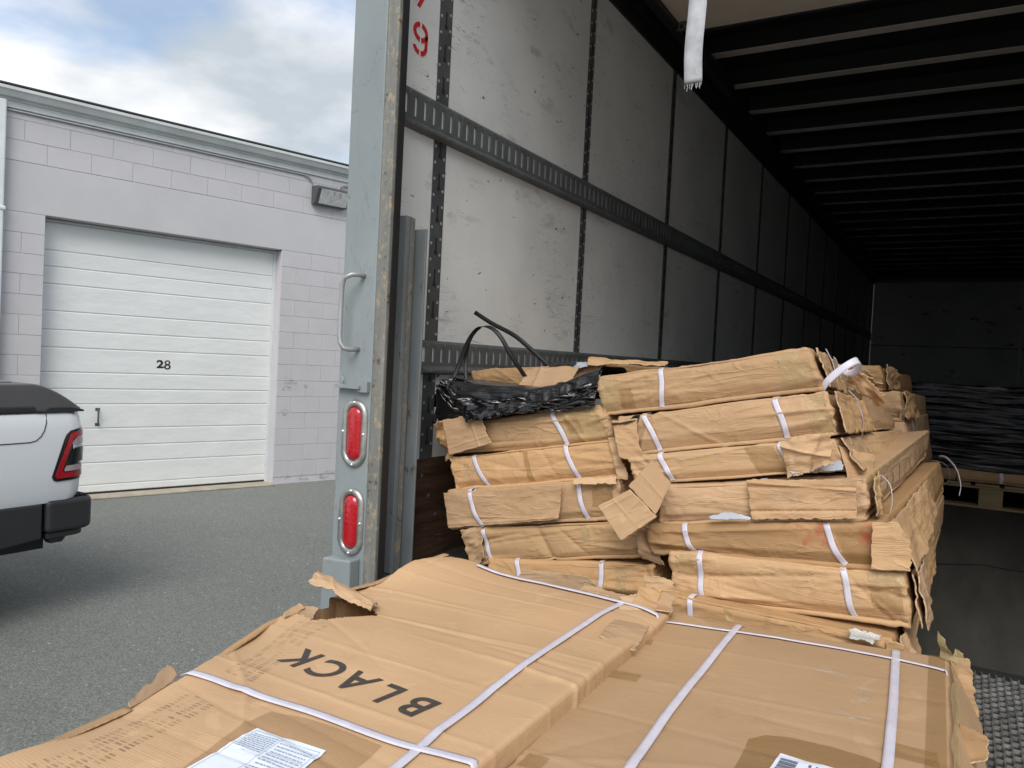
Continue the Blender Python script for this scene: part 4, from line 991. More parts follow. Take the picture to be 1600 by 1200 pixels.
sheet('crushed_end', r, ((-1.358, 2.04, -.545), (-1.285, 2.030, -.520), (-1.262, 2.03, -.625), (-1.318, 2.04, -.672)), 22, 30, jag=(.012, .004, .006, .016), amp=.018, seed=55, mat='card_b')
sheet('crushed_end', r, ((-.775, 2.03, -.425), (-.715, 2.03, -.44), (-.68, 2.03, -.54), (-.745, 2.03, -.535)), 22, 24, jag=(.004, .016, .008, .01), amp=.018, seed=56, mat='card_b')
c, r = CAT['L6']
sheet('bent_panel', r, ((-1.11, 2.018, -.622), (-.90, 2.010, -.600), (-.80, 2.006, -.665), (-1.16, 2.016, -.69)), 50, 14, jag=(.003, .003, .002, .002), amp=.002, seed=57, mat='card_c')
c.patch('tape_patch', 'tape_y', r, .78, .84, .1, .9, seed=7)

# loose bent flap hanging between the two piles
fl = empty('bent_cardboard_flap', (-.75, 1.96, -.38), 'loose bent cardboard flap with two square faces hanging between the two piles', 'cardboard flap')
sheet('lower_face', fl, ((-.852, 1.950, -.385), (-.755, 1.935, -.325), (-.672, 1.925, -.385), (-.772, 1.935, -.468)), 34, 26, jag=(.003, .003, .003, .003), amp=.002, seed=60, mat='card_c', folds=((0, 1, .86, .003, .02),))
sheet('upper_face', fl, ((-.765, 1.945, -.318), (-.712, 1.975, -.243), (-.650, 1.962, -.300), (-.676, 1.925, -.382)), 28, 26, jag=(.003, .005, .004, .004), amp=.002, seed=61, mat='card', folds=((1, 0, .5, .003, .03),))

# black plastic contents spilled from the split carton
BG = empty('black_plastic_bundle', (-1.25, 2.3, -.2), 'glossy black plastic sheeting spilling out near the top of the left pile', 'plastic bundle')
nx, na = 150, 60
t_ = np.linspace(0, 1, nx); a_ = np.linspace(0, 2 * math.pi, na)
tt, aa = np.meshgrid(t_, a_)
cxp = -1.555 + tt * .62; hz = np.interp(tt, [0, .04, .12, .35, .62, .8, 1], [.056, .070, .074, .062, .040, .034, .042])
zc = np.interp(tt, [0, .2, .4, .6, .75, .9, 1], [-.150, -.142, -.136, -.120, -.098, -.062, -.045])
hy_ = np.interp(tt, [0, .04, .15, 1], [.04, .10, .12, .11])
ce, se = np.cos(aa), np.sin(aa)
Y_ = 2.215 + hy_ * np.sign(ce) * np.abs(ce) ** .45; Z_ = zc + hz * np.sign(se) * np.abs(se) ** .45
q = np.stack([cxp.ravel() * 5, Y_.ravel() * 9, Z_.ravel() * 70], 1)
rid = (fbm(q, 3) * .011).reshape(tt.shape); Z_ = Z_ + rid * .4; Y_ = Y_ - np.abs(rid) * 1.4
gridmesh('folded_vinyl', np.stack([cxp, Y_, Z_], -1), M['vinyl'], BG)
sheet('vinyl_end', BG, ((-1.556, 2.13, -.125), (-1.550, 2.30, -.125), (-1.550, 2.30, -.17), (-1.556, 2.13, -.17)), 10, 10, amp=.004, mat='vinyl', edge='vinyl')
# draped film over it
nu, nv = 170, 60
u, v = np.meshgrid(np.linspace(0, 1, nu), np.linspace(0, 1, nv))
X_ = -1.50 + u * .565
ztop = np.interp(u, [0, .1, .4, .7, .85, 1], [-.062, -.064, -.092, -.096, -.060, -.010])
zbot = np.interp(u, [0, .12, .3, .45, .6, .8, 1], [-.105, -.175, -.172, -.165, -.158, -.145, -.120])
wr = fbm(np.stack([X_.ravel() * 5 + v.ravel() * 1.0, v.ravel() * 3.5 + u.ravel() * 4, u.ravel() * 0 + 3], 1), 4).reshape(u.shape)
wr2 = np.abs(fbm(np.stack([X_.ravel() * 4.5, v.ravel() * 6 - 5 * u.ravel(), u.ravel() * 0 + 8], 1), 2).reshape(u.shape))
Zd = ztop * (1 - v) + zbot * v
Yd = 2.15 - .065 * np.sin(np.clip(v * 1.3, 0, 1) * math.pi / 2) - wr * .016 - wr2 * .022
gridmesh('draped_film', np.stack([X_, Yd, Zd + wr * .006], -1), M['bag'], BG, thick=.0012)
sheet('torn_film', BG, ((-1.40, 2.055, -.150), (-1.07, 2.052, -.112), (-1.12, 2.045, -.145), (-1.36, 2.040, -.205)), 90, 24, thick=.001, jag=(.02, .04, .004, .035), amp=.014, seed=70, mat='bag', edge='bag')
# springy black strapping
BS = empty('black_strapping', (-1.4, 2.2, -.1), 'springy black strapping looping above the black plastic against the trailer wall', 'strapping')
ribbon('loop_strap', BS, [(-1.543, 2.12, -.225), (-1.527, 2.13, -.16), (-1.513, 2.16, -.10), (-1.497, 2.19, -.02), (-1.470, 2.2, .062), (-1.43, 2.2, .106), (-1.385, 2.2, .108), (-1.343, 2.2, .078), (-1.305, 2.21, .019), (-1.275, 2.23, -.03), (-1.25, 2.26, -.08)], (.80, .45, .2), .014, .001, 'strap_k', 6)
ribbon('inner_strap', BS, [(-1.468, 2.2, -.09), (-1.483, 2.21, -.04), (-1.490, 2.22, .01), (-1.482, 2.22, .055), (-1.455, 2.21, .092), (-1.43, 2.2, .104)], (.8, .45, 0), .012, .001, 'strap_k', 5)
ribbon('straight_strap', BS, [(-1.516, 2.3, .166), (-1.438, 2.3, .126), (-1.358, 2.3, .093), (-1.30, 2.3, .057), (-1.223, 2.31, -.004), (-1.18, 2.33, -.05)], (.4, .25, .85), .015, .001, 'strap_k', 5)

# second pallet of cartons deeper in
LB = ['topmost carton of the dim farther pile, just past the strap loop', 'second carton down in the dim farther pile behind the right pile', 'third carton down in the dim farther pile behind the right pile',
      'fourth carton down in the dim farther pile behind the right pile', 'fifth carton down in the dim farther pile behind the right pile', 'lowest carton of the dim farther pile behind the right pile']
zt_ = [.055, -.045, -.165, -.285, -.415, -.56, -.715]; xr_ = [-.30, -.225, -.205, -.19, -.16, -.13]
for i in range(6):
    x0, x1 = xr_[i] - .58, xr_[i]; z1, z0 = zt_[i], zt_[i + 1]; s_ = .03 if i < 2 else .0
    F = [(x0, 3.38, z1 - .02), (x1, 3.38, z1), (x1 + .02, 3.38, z0 + .004), (x0, 3.38, z0 + .004)]
    B = [(x0, 4.6, z1 - .03), (x1 + .04, 4.6, z1 - s_), (x1 + .06, 4.6, z0 + .004 - s_), (x0, 4.6, z0 + .004)]
    if i == 5: B[2] = (x1 + .06, 4.6, z0 + .004)
    root = empty('cardboard_carton', ((x0 + x1) / 2, 4, z0), LB[i], 'carton', 'cartons of the farther pile')
    c = Carton(F, B, 40 + i, amp=1.3, nf=24); c.build('box_body', ['card_b', 'card'][i % 2], root, nu=36, nv=16, nw=40)
    c.patch('tape_patch', 'tape_y', root, .5, .56, 0, 1, face='right', n=(8, 10), jag=.004, off=.002)
    if i < 3: ribbon('strap', root, c.surf(np.array([[c.W, .35, z * c.H] for z in np.linspace(0, 1, 6)]), .004)[0], (0, 1, 0), .014)
    if i < 2: sheet('torn_flap', root, (np.array(F[1]) + [.01, .1, .01], np.array(F[1]) + [.03, .5, -.01], np.array(F[2]) + [.03, .45, 0], np.array(F[2]) + [.012, .1, 0]), 30, 14, jag=(.01, .03, .02, .02), amp=.02, seed=80 + i, mat='card_b')

# black wrapped pallet load at the far side
PW = empty('wrapped_pallet_load', (.2, 5.9, ZF), 'dark pallet load tightly wrapped in shiny black film near the trailer front', 'pallet load')
nu, nv = 220, 90
a, v = np.meshgrid(np.linspace(0, 1, nu), np.linspace(0, 1, nv))
x0, x1, y0, y1, rr = -.50, .80, 5.3, 6.5, .05
per = [(x0, y1), (x0, y0 + rr)] + [(x0 + rr - rr * math.cos(R(t)), y0 + rr - rr * math.sin(R(t))) for t in range(10, 90, 10)] + [(x0 + rr, y0), (x1 - rr, y0)] + [(x1 - rr + rr * math.sin(R(t)), y0 + rr - rr * math.cos(R(t))) for t in range(10, 90, 10)] + [(x1, y0 + rr), (x1, y1)]
per = np.array(per); L_ = np.concatenate([[0], np.cumsum(np.linalg.norm(np.diff(per, axis=0), axis=1))]); s_ = a * L_[-1]
PX = np.interp(s_, L_, per[:, 0]); PY = np.interp(s_, L_, per[:, 1]); Z_ = -.50 + v * .49
q = np.stack([s_.ravel() * 2.6, Z_.ravel() * 55 + s_.ravel() * 1.2, s_.ravel() * 0], 1)
w1 = fbm(q * [1, .6, 1], 3).reshape(a.shape) * .013 + fbm(q * [.5, .25, 1] + 5, 2).reshape(a.shape) * .02
cxm, cym = .15, 5.9; dx, dy = PX - cxm, PY - cym; dl = np.hypot(dx, dy)
Z_ = Z_ + (v > .95) * fbm(np.stack([s_.ravel() * 6, s_.ravel() * 0, s_.ravel() * 0], 1), 3).reshape(a.shape) * .02
gridmesh('black_wrap', np.stack([PX + dx / dl * w1, PY + dy / dl * w1, Z_], -1), M['wrap'], PW)
u, v = np.meshgrid(np.linspace(x0, x1, 60), np.linspace(y0, y1, 40))
gridmesh('wrap_top', np.stack([u, v, -.012 + fbm(np.stack([u.ravel() * 8, v.ravel() * 5, u.ravel() * 0], 1), 3).reshape(u.shape) * .012], -1), M['wrap'], PW)
for i, (a0, a1) in enumerate(((-.48, -.02), (-.015, .42), (.425, .80))):
    c = Carton([(a0, 5.29, -.505), (a1, 5.29, -.505), (a1, 5.29, -.572), (a0, 5.29, -.572)], [(a0, 6.48, -.505), (a1, 6.48, -.505), (a1, 6.48, -.572), (a0, 6.48, -.572)], 60 + i, amp=.6)
    c.build('base_carton', 'card_b', PW, nu=24, nv=6, nw=10); c.strap(PW, .5, .52, over=0, width=.02)
for z0_, z1_, nm in ((-.592, -.578, 'top'), (-.718, -.706, 'bottom')):
    for xx in ([-.5 + .145 * k for k in range(9)] if nm == 'top' else (-.5, .1, .68)):
        MB().box(xx, xx + .12, 5.28, 6.5, z0_, z1_).build('deck_board', M['pine'], PW)
for yy in (5.28, 5.84, 6.41): MB().box(-.5, .8, yy, yy + .09, -.606, -.594).build('stringer_board', M['pine'], PW)
for yy in (5.275,): MB().box(-.5, .8, yy, yy + .10, -.7195, -.707).build('lead_board', M['pine'], PW)
for xx in (-.5, .10, .68):
    for yy in (5.28, 5.84, 6.41): MB().box(xx, xx + .12, yy, yy + .09, -.7055, -.6075).build('pallet_block', M['pine'], PW)
ls = ribbon('loose_strap', PW, [(-.36, 4.9, -.475), (-.24, 4.9, -.44), (-.12, 4.9, -.435), (-.07, 4.9, -.455), (-.05, 4.9, -.50), (-.06, 4.9, -.545), (-.12, 4.9, -.565), (-.22, 4.9, -.568)], (0, 1, .3), .009)
# cable on the floor
mb = MB(); pts = [(-.3, 3.30, -.716), (-.03, 3.52, -.716), (.10, 3.62, -.716), (.25, 3.60, -.716), (.42, 3.48, -.716), (.6, 3.3, -.716), (.8, 3.2, -.716)]
mb.tube(pts, .004, 6); tag(mb.build('floor_cord', M['black'], smooth=True), 'thin black cord lying across the dark trailer floor', 'cord')
# small floor litter
random.seed(12)
mb = MB()
for i in range(46):
    x, y = random.uniform(-.05, .8), random.uniform(2.3, 5.0); s_ = random.uniform(.002, .007); a = random.random() * 3
    mb.add([(x, y, ZF + .004), (x + s_ * math.cos(a), y + s_ * math.sin(a), ZF + .002), (x - s_ * math.sin(a), y + s_, ZF + .003)], [(0, 1, 2)])
tag(mb.build('floor_litter', M['torn']), 'tiny scraps of torn paper scattered on the trailer floor', 'litter', kind='stuff')

# ---- nearest flat cartons
def lw(P, u, w, v):
    y = P[:, 1]
    b = np.interp(y, [.4, .85, 1.0, 1.13, 1.25, 1.39, 1.52, 1.65, 1.80], [0, -.010, -.06, -.098, -.110, -.125, -.085, -.075, -.0])
    P = P.copy(); P[:, 0] += b * np.clip(1 - u * 2.2, 0, 1)
    k = np.exp(-((u / .22) ** 2)) * np.exp(-(((1 - w) / .13) ** 2)); P[:, 2] += .034 * k
    P[:, 2] += .010 * np.exp(-((u / .1) ** 2)) * np.sin(w * 23)
    P[:, 2] -= .012 * np.exp(-(((1 - u) / .06) ** 2)) * np.exp(-(((w - .9) / .10) ** 2))
    return P
FLr = empty('flat_carton', (-.85, 1.1, -.70), 'large flat carton printed BLACK lying nearest on the left, a hole torn in its edge', 'carton')
FL = Carton([(-1.07, .42, -.570), (-.535, .42, -.552), (-.535, .42, -.695), (-1.07, .42, -.70)], [(-1.18, 1.76, -.572), (-.560, 1.74, -.556), (-.560, 1.74, -.695), (-1.18, 1.76, -.70)], 71, rad=.009, amp=1.0, nf=34, top=True, warp=lw, lines=(.30, .52, .70, .90, 1.02, 1.16, 1.23))
HP = np.array([(-1.34, 1.215), (-1.34, 1.335), (-1.235, 1.365), (-1.12, 1.340), (-1.085, 1.308), (-1.128, 1.258), (-1.158, 1.195), (-1.24, 1.21)])
def inpoly(x, y, poly):
    r = np.zeros(x.shape, bool); n = len(poly); j = n - 1
    for i in range(n):
        xi, yi = poly[i]; xj, yj = poly[j]
        r ^= ((yi > y) != (yj > y)) & (x < (xj - xi) * (y - yi) / (yj - yi + 1e-12) + xi); j = i
    return r
def hole(c):
    j = fbm(np.stack([c[:, 0] * 60, c[:, 1] * 60, c[:, 0] * 0], 1), 2) * .006
    return inpoly(c[:, 0] + j, c[:, 1] + j, HP) & (c[:, 2] > -.60)
FL.build('box_body', 'card_top', FLr, nu=150, nv=12, nw=250, drop=hole)
FRr = empty('flat_carton', (-.25, 1.1, -.70), 'large flat carton nearest on the right, its end edge sealed with frayed tape', 'carton')
def rw_(P, u, w, v):
    P = P.copy(); k = np.exp(-((u / .12) ** 2)) * np.exp(-(((1 - w) / .05) ** 2)); P[:, 2] += .014 * k
    P[:, 0] += .070 * np.clip(1 - v, 0, 1) * np.clip(u * 3 - 2, 0, 1)
    return P
FR = Carton([(-.530, .42, -.590), (.030, .42, -.570), (.030, .42, -.70), (-.520, .42, -.70)], [(-.572, 1.785, -.588), (.002, 1.848, -.570), (.002, 1.848, -.70), (-.578, 1.785, -.70)], 72, rad=.006, amp=.8, nf=20, top=True, warp=rw_, lines=(.45, .62, .80, .98, 1.2))
FR.build('box_body', 'card_top', FRr, nu=150, nv=12, nw=220)
def top_strap(c, parent, pts, side, down0=None, down1=None, width=.019, off=.003):
    p = np.array(pts, float); t = np.arange(len(p)); tt = np.linspace(0, len(p) - 1, 60)
    X = np.interp(tt, t, p[:, 0]); Y = np.interp(tt, t, p[:, 1])
    for _ in range(6):
        X[1:-1] = (X[:-2] + 2 * X[1:-1] + X[2:]) / 4; Y[1:-1] = (Y[:-2] + 2 * Y[1:-1] + Y[2:]) / 4
    P = c.top_at(X, Y, off); P[:, 0] = X; P[:, 1] = Y; z = P[:, 2].copy()
    for _ in range(10):
        zz = z.copy(); zz[1:-1] = (z[:-2] + 2 * z[1:-1] + z[2:]) / 4; z = np.maximum(zz, P[:, 2])
    P[:, 2] = z
    if down0 is not None: P = np.vstack([[P[0] + down0], P])
    if down1 is not None: P = np.vstack([P, [P[-1] + down1]])
    return ribbon('strap', parent, P, side, width, .0012, 'strap', 1)
top_strap(FL, FLr, [(-.664, 1.735), (-.675, 1.60), (-.670, 1.40), (-.663, 1.14), (-.648, .967), (-.636, .857), (-.61, .45)], (1, 0, 0), down0=(0, .012, -.02), width=.0155)
top_strap(FL, FLr, [(-1.108, .858), (-1.057, .872), (-.96, .870), (-.828, .880), (-.675, .876), (-.59, .884), (-.55, .886)], (0, 1, 0), down0=(-.02, 0, -.01), down1=(.008, 0, -.02), width=.017)
top_strap(FL, FLr, [(-1.09, 1.728), (-1.026, 1.722), (-.901, 1.728), (-.764, 1.715), (-.657, 1.700), (-.575, 1.685)], (0, 1, 0), down1=(.01, 0, -.02), width=.016, off=.005)
top_strap(FR, FRr, [(-.560, 1.715), (-.412, 1.749), (-.214, 1.767), (-.091, 1.765), (-.016, 1.758), (-.002, 1.752)], (0, 1, 0), down0=(-.01, 0, -.015), down1=(.03, -.05, -.05), width=.010)
top_strap(FR, FRr, [(-.418, 1.800), (-.410, 1.50), (-.401, 1.245), (-.386, 1.038), (-.36, .45)], (1, 0, 0), down0=(0, .03, -.012), width=.0155)
top_strap(FR, FRr, [(-.095, 1.822), (-.078, 1.518), (-.067, 1.268), (-.05, .45)], (1, 0, 0), down0=(0, .02, -.012), width=.0155)
def conform(me, c, off):
    bm = bmesh.new(); bm.from_mesh(me)
    co = np.array([v.co for v in bm.verts])
    for ax_ in (0, 1):
        lo, hi = co[:, ax_].min(), co[:, ax_].max(); k = lo + .008
        while k < hi:
            nrm = [0, 0, 0]; nrm[ax_] = 1; pt = [0, 0, 0]; pt[ax_] = k
            bmesh.ops.bisect_plane(bm, geom=bm.verts[:] + bm.edges[:] + bm.faces[:], plane_co=pt, plane_no=nrm); k += .008
    bm.to_mesh(me); bm.free()
    co = np.array([v.co for v in me.vertices]); P = c.top_at(co[:, 0], co[:, 1], off); P[:, :2] = co[:, :2]
    me.vertices.foreach_set('co', P.astype(np.float32).ravel()); me.update(); return me
def flatpoly(polys, m):
    me = bpy.data.meshes.new('p'); vs = []; fs = []
    for p in polys: k = len(vs); vs += [(x, y, 0) for x, y in p]; fs.append(tuple(range(k, k + len(p))))
    me.from_pydata(vs, [], fs); me.materials.append(M[m]); return me
for i, ch in enumerate('BLACK'):
    me = textmesh(ch, .104, .0018); me.materials.append(M['ink'])
    x = -.728 - i * .0735; y = 1.000 + i * .0085
    me.transform(Matrix.Translation((x, y, 0)) @ Matrix.Rotation(R(180 - 6), 4, 'Z') @ Matrix.Diagonal((.86, .97, 1, 1)))
    o = place('printed_letter', conform(me, FL, .0012), FLr)
for i, ch in enumerate('BLACK'):
    me = textmesh(ch, .104, .0018); me.materials.append(M['ink'])
    me.transform(Matrix.Translation((-.120 - i * .0735, .950 + i * .004, 0)) @ Matrix.Rotation(R(180 - 3), 4, 'Z') @ Matrix.Diagonal((.86, .97, 1, 1)))
    o = place('printed_letter', conform(me, FR, .0012), FRr)
# smudged rows of print along the left edge
rows = []
for r_ in range(4):
    y = .50
    while y < 1.20:
        x = np.interp(y, [.4, .85, 1.0, 1.13, 1.25], [-1.04, -1.085, -1.13, -1.19, -1.21]) + .022 + r_ * .019
        if random.random() < .85 and (y < .82 or y > .90): rows.append([(x, y), (x + .013, y + .001), (x + .013, y + .0042), (x, y + .0034)])
        y += .0075
place('faded_print', conform(flatpoly(rows, 'smudge'), FL, .0012), FLr)['kind'] = 'stuff'
# labels and patches
def quad(pts, n=1): return [pts]
LABq = [(-.744, .805), (-.873, .796), (-.862, .640), (-.715, .650)]
lab = place('paper_label', conform(flatpoly([LABq], 'label'), FL, .0022), FLr)
def lt(u, v):
    a, b, c_, d = [np.array(x) for x in LABq]; return tuple((a * (1 - u) + b * u) * (1 - v) + (d * (1 - u) + c_ * u) * v)
def lbox(u0, u1, v0, v1): return [lt(u0, v0), lt(u1, v0), lt(u1, v1), lt(u0, v1)]
pl = [lbox(.04, .045, .05, .95), lbox(.955, .96, .05, .95), lbox(.04, .96, .05, .056), lbox(.04, .96, .30, .304), lbox(.55, .555, .05, .95)]
for r_ in range(9):
    u_ = .58
    while u_ < .93:
        w_ = random.uniform(.015, .06); pl.append(lbox(u_, min(.94, u_ + w_), .09 + r_ * .03, .103 + r_ * .03)); u_ += w_ + .012
for r_ in range(12):
    u_ = .08
    while u_ < .5:
        w_ = random.uniform(.015, .06); pl.append(lbox(u_, min(.52, u_ + w_), .12 + r_ * .05, .137 + r_ * .05)); u_ += w_ + .014
place('label_print', conform(flatpoly(pl, 'ink3'), FL, .0030), lab)
LBq2 = [(-.212, 1.228), (-.02, 1.212), (-.03, 1.05), (-.222, 1.066)]
lab2 = place('paper_label', conform(flatpoly([LBq2], 'label'), FR, .0022), FRr)
def lt(u, v):
    a, b, c_, d = [np.array(x) for x in LBq2]; return tuple((a * (1 - u) + b * u) * (1 - v) + (d * (1 - u) + c_ * u) * v)
pl = []; v_ = .10
while v_ < .55: w_ = random.choice((.006, .01, .018)); pl.append(lbox(.03, .16, v_, v_ + w_)); v_ += w_ + random.choice((.006, .012))
for r_ in range(7):
    v_ = .1
    while v_ < .8: w_ = random.uniform(.02, .07); pl.append(lbox(.24 + r_ * .05, .26 + r_ * .05, v_, v_ + w_)); v_ += w_ + .02
place('label_print', conform(flatpoly(pl, 'ink2'), FR, .0030), lab2)
ST = [(-.262, 1.20), (-.265, 1.25), (-.245, 1.278), (-.205, 1.290), (-.15, 1.292), (-.09, 1.285), (-.055, 1.265), (-.04, 1.22), (-.06, 1.10), (-.15, 1.02), (-.24, 1.05), (-.26, 1.12)]
place('tape_stain', conform(flatpoly([ST], 'stain'), FR, .0010), FRr)
ST1 = [(-.905, .80), (-.90, .848), (-.84, .862), (-.78, .866), (-.69, .862), (-.68, .81), (-.68, .66), (-.86, .62)]
place('tape_stain', conform(flatpoly([ST1], 'stain_l'), FL, .0010), FLr)
for p_, cc, rr_ in ((((-.035, 1.845), (-.005, 1.845), (.018, 1.0), (.0, .45), (-.02, .45), (-.012, 1.0)), FR, FRr), (((-.50, 1.40), (-.555, 1.395), (-.552, 1.355), (-.497, 1.36)), FR, FRr), (((-.50, 1.02), (-.535, 1.02), (-.535, .98), (-.50, .985)), FR, FRr),
                    (((-.075, 1.36), (-.005, 1.36), (-.0, 1.31), (-.07, 1.31)), FR, FRr), (((-.55, 1.60), (-.575, 1.60), (-.575, 1.565), (-.545, 1.565)), FR, FRr)):
    place('tape_patch', conform(flatpoly([list(p_)], 'tape'), cc, .0014), rr_)
for cx_, cy_, w_, h_ in ((-.20, 1.62, .045, .02), (-.13, 1.52, .012, .07), (-.16, 1.42, .05, .018)):
    pts = [(cx_ + w_ * math.cos(a) * (1 + .3 * math.sin(3 * a)), cy_ + h_ * math.sin(a) * (1 + .3 * math.cos(2 * a))) for a in np.linspace(0, 6.0, 14)]
    place('rub_mark', conform(flatpoly([pts], 'rub'), FR, .0012), FRr)
# frayed tape along the right edge of the right carton
e0, e1 = np.array([.004, 1.845, -.566]), np.array([.026, .50, -.566])
sheet('frayed_tape', FRr, (e1 + [.004, 0, .004], e0 + [.004, 0, .004], e0 + [.016, 0, -.028], e1 + [.016, 0, -.028]), 200, 8, thick=.0008, jag=(.01, .01, .006, .010), amp=.006, seed=101, mat='tape_y', edge='tape_y')
for i, (x, y, z, dx, dz, w_) in enumerate(((-.014, 1.83, -.568, -.006, .060, .034), (.004, 1.82, -.568, .006, .030, .04))):
    sheet('film_shred', FRr, ((x + dx, y, z + dz), (x + dx + w_ * .35, y - .01, z + dz * .8), (x + w_, y - .01, z), (x, y, z)), 16, 34, thick=.0007, jag=(.003, .006, .008, .001), amp=.012, seed=110 + i, mat='tape_y', edge='tape_y')
sheet('torn_corner', FRr, ((.002, 1.858, -.562), (.040, 1.855, -.562), (.066, 1.84, -.68), (.010, 1.83, -.68)), 20, 30, jag=(.003, .012, .010, .004), amp=.008, seed=115, mat='card_in')
sheet('torn_flap', FRr, ((.024, 1.58, -.600), (.070, 1.55, -.600), (.075, 1.51, -.625), (.030, 1.50, -.640)), 20, 20, jag=(.004, .014, .010, .010), amp=.008, seed=116, mat='card_in')
# clear scrap standing at the back edge of the right carton
sheet('film_shred', FRr, ((-.462, 1.80, -.545), (-.435, 1.79, -.552), (-.428, 1.80, -.576), (-.452, 1.80, -.576)), 20, 20, thick=.0008, jag=(.006, .006, .006, .002), amp=.008, seed=117, mat='tape_y', edge='tape_y')
# crumpled back-left corner of the right carton / right corner of the left one
for i, (q_, m_) in enumerate(((((-.655, 1.775, -.520), (-.600, 1.77, -.528), (-.575, 1.70, -.560), (-.640, 1.69, -.556)), 'card'), (((-.600, 1.78, -.528), (-.560, 1.775, -.540), (-.548, 1.72, -.566), (-.590, 1.70, -.560)), 'card_b'),
                              (((-.690, 1.74, -.548), (-.640, 1.75, -.535), (-.60, 1.66, -.552), (-.66, 1.65, -.552)), 'card_c'), (((-.63, 1.56, -.547), (-.56, 1.60, -.556), (-.545, 1.48, -.575), (-.615, 1.45, -.549)), 'card_in'))):
    sheet('crumpled_corner', FLr if i in (0, 2, 3) else FRr, q_, 40, 34, jag=(.012, .010, .012, .006), amp=.014 if i < 3 else .005, seed=120 + i, mat=m_)
sheet('torn_ridge', FLr, ((-.80, 1.775, -.552), (-.68, 1.775, -.552), (-.68, 1.745, -.558), (-.80, 1.745, -.560)), 50, 10, jag=(.01, .01, .010, .004), amp=.008, seed=126, mat='card_in')
# lifted flap over the hole, and torn lips
sheet('lifted_flap', FLr, ((-1.335, 1.41, -.560), (-1.110, 1.350, -.560), (-1.078, 1.285, -.552), (-1.290, 1.305, -.533)), 70, 34, jag=(.014, .004, .004, .013), amp=.006, seed=130, mat='card',
      curl=lambda u, v: np.stack([u * 0, u * 0, .020 * np.sin(v * math.pi) * (1 - u * .6)], -1), folds=((1, .3, .45, .004, .06),))
sheet('torn_lip', FLr, ((-1.235, 1.235, -.562), (-1.205, 1.262, -.566), (-1.175, 1.20, -.588), (-1.19, 1.185, -.566)), 24, 24, jag=(.005, .010, .012, .004), amp=.006, seed=131, mat='card_in')
sheet('torn_lip', FLr, ((-1.222, 1.17, -.560), (-1.24, 1.235, -.556), (-1.215, 1.235, -.560), (-1.205, 1.16, -.562)), 34, 14, jag=(.004, .010, .004, .003), amp=.004, seed=132, mat='card_in')
sheet('torn_lip', FLr, ((-1.108, .750, -.562), (-1.150, .846, -.545), (-1.122, .850, -.566), (-1.094, .738, -.570)), 40, 18, jag=(.004, .008, .007, .003), amp=.009, seed=133, mat='card_in')
# rolled outer edge of the left carton
for seg, sd in (((0.42, 0.74), 140), ((.86, 1.19), 141), ((1.40, 1.74), 142)):
    ys = np.linspace(seg[0], seg[1], 50); xs = np.interp(ys, [.4, .85, 1.0, 1.13, 1.25, 1.39, 1.52, 1.65, 1.80], [-1.072, -1.112, -1.176, -1.225, -1.245, -1.265, -1.245, -1.245, -1.182])
    zz0 = np.interp(ys, [.4, 1.5, 1.62, 1.76], [-.572, -.570, -.560, -.535])
    av = np.linspace(0, 1, 9)
    yy, vv = np.meshgrid(ys, av); xx = np.interp(yy, ys, xs); z_ = np.interp(yy, ys, zz0)
    nse = fbm(np.stack([yy.ravel() * 9, vv.ravel() * 2, vv.ravel() * 0 + sd], 1), 3).reshape(yy.shape) * .004
    gridmesh('rolled_edge', np.stack([xx + .014 - .026 * np.sin(vv * 2.6) + nse, yy, z_ + .001 + .004 * np.sin(vv * 3.0) - .034 * vv ** 1.6 + nse], -1), [M['card_b'], M['torn']], FLr, thick=.003, edge_mi=1)

# small pale chips lying on the asphalt
random.seed(33); mb = MB()
for k in range(900):
    x = random.uniform(-12, -2.2); y = random.uniform(-3, 8.6); q_ = random.random() ** 3 * .012 + .003; a = random.random() * 6
    mb.add([(x, y, GZ + q_ * .6), (x + q_ * math.cos(a), y + q_ * math.sin(a), GZ + .001), (x + q_ * math.cos(a + 2), y + q_ * math.sin(a + 2), GZ + .001), (x + q_ * math.cos(a + 4), y + q_ * math.sin(a + 4), GZ + .001)], [(0, 1, 2), (0, 2, 3), (0, 3, 1)])
tag(mb.build('gravel', M['sill']), 'small pale stone chips scattered over the asphalt yard', 'gravel', kind='stuff')
# ================================================================== PICKUP
PK = empty('pickup_truck', (-6.2, .2, GZ), 'white pickup truck with dark bed cover, only its tail in view beside the garage door', 'pickup truck')
XS, YT, WD = -5.2, 3.125, 2.0
RC = .13
def plan(y, inset=0):     # x of the near side surface at y
    r = RC; yc = YT - r
    if y <= yc: return XS - inset
    t = min(1, (y - yc) / r); return XS - r + r * math.sqrt(max(0, 1 - t * t)) - inset
# bed side surface, wraps round the tail corner; top curls in under the cover
def side_ring():
    pts = [(XS, y) for y in np.linspace(.95, YT - RC, 12)]
    pts += [(XS - RC + RC * math.cos(R(a)), YT - RC + RC * math.sin(R(a))) for a in range(8, 91, 8)] + [(XS - RC, YT)]
    return pts
ring = side_ring(); near = ring; far = [(2 * (XS - WD / 2) - x, y) for x, y in ring][::-1]
full = near + [(XS - .6, YT), (XS - 1.4, YT)] + far
zl = [(-1.10, -.018), (-1.04, .0), (-.90, .006), (-.70, .010), (-.60, .004), (-.53, -.006), (-.505, -.016), (-.495, -.035)]
vs = []; fs = []
for z, o_ in zl:
    for x, y in full:
        cx_ = XS - WD / 2; sx = 1 if x > cx_ else -1; k = 1 if y < YT - .01 else 0
        vs.append((x + sx * o_ * k, y + (o_ if y > YT - RC else 0), z))
n = len(full)
for k in range(len(zl) - 1):
    for i in range(n - 1): fs.append((k * n + i, k * n + i + 1, (k + 1) * n + i + 1, (k + 1) * n + i))
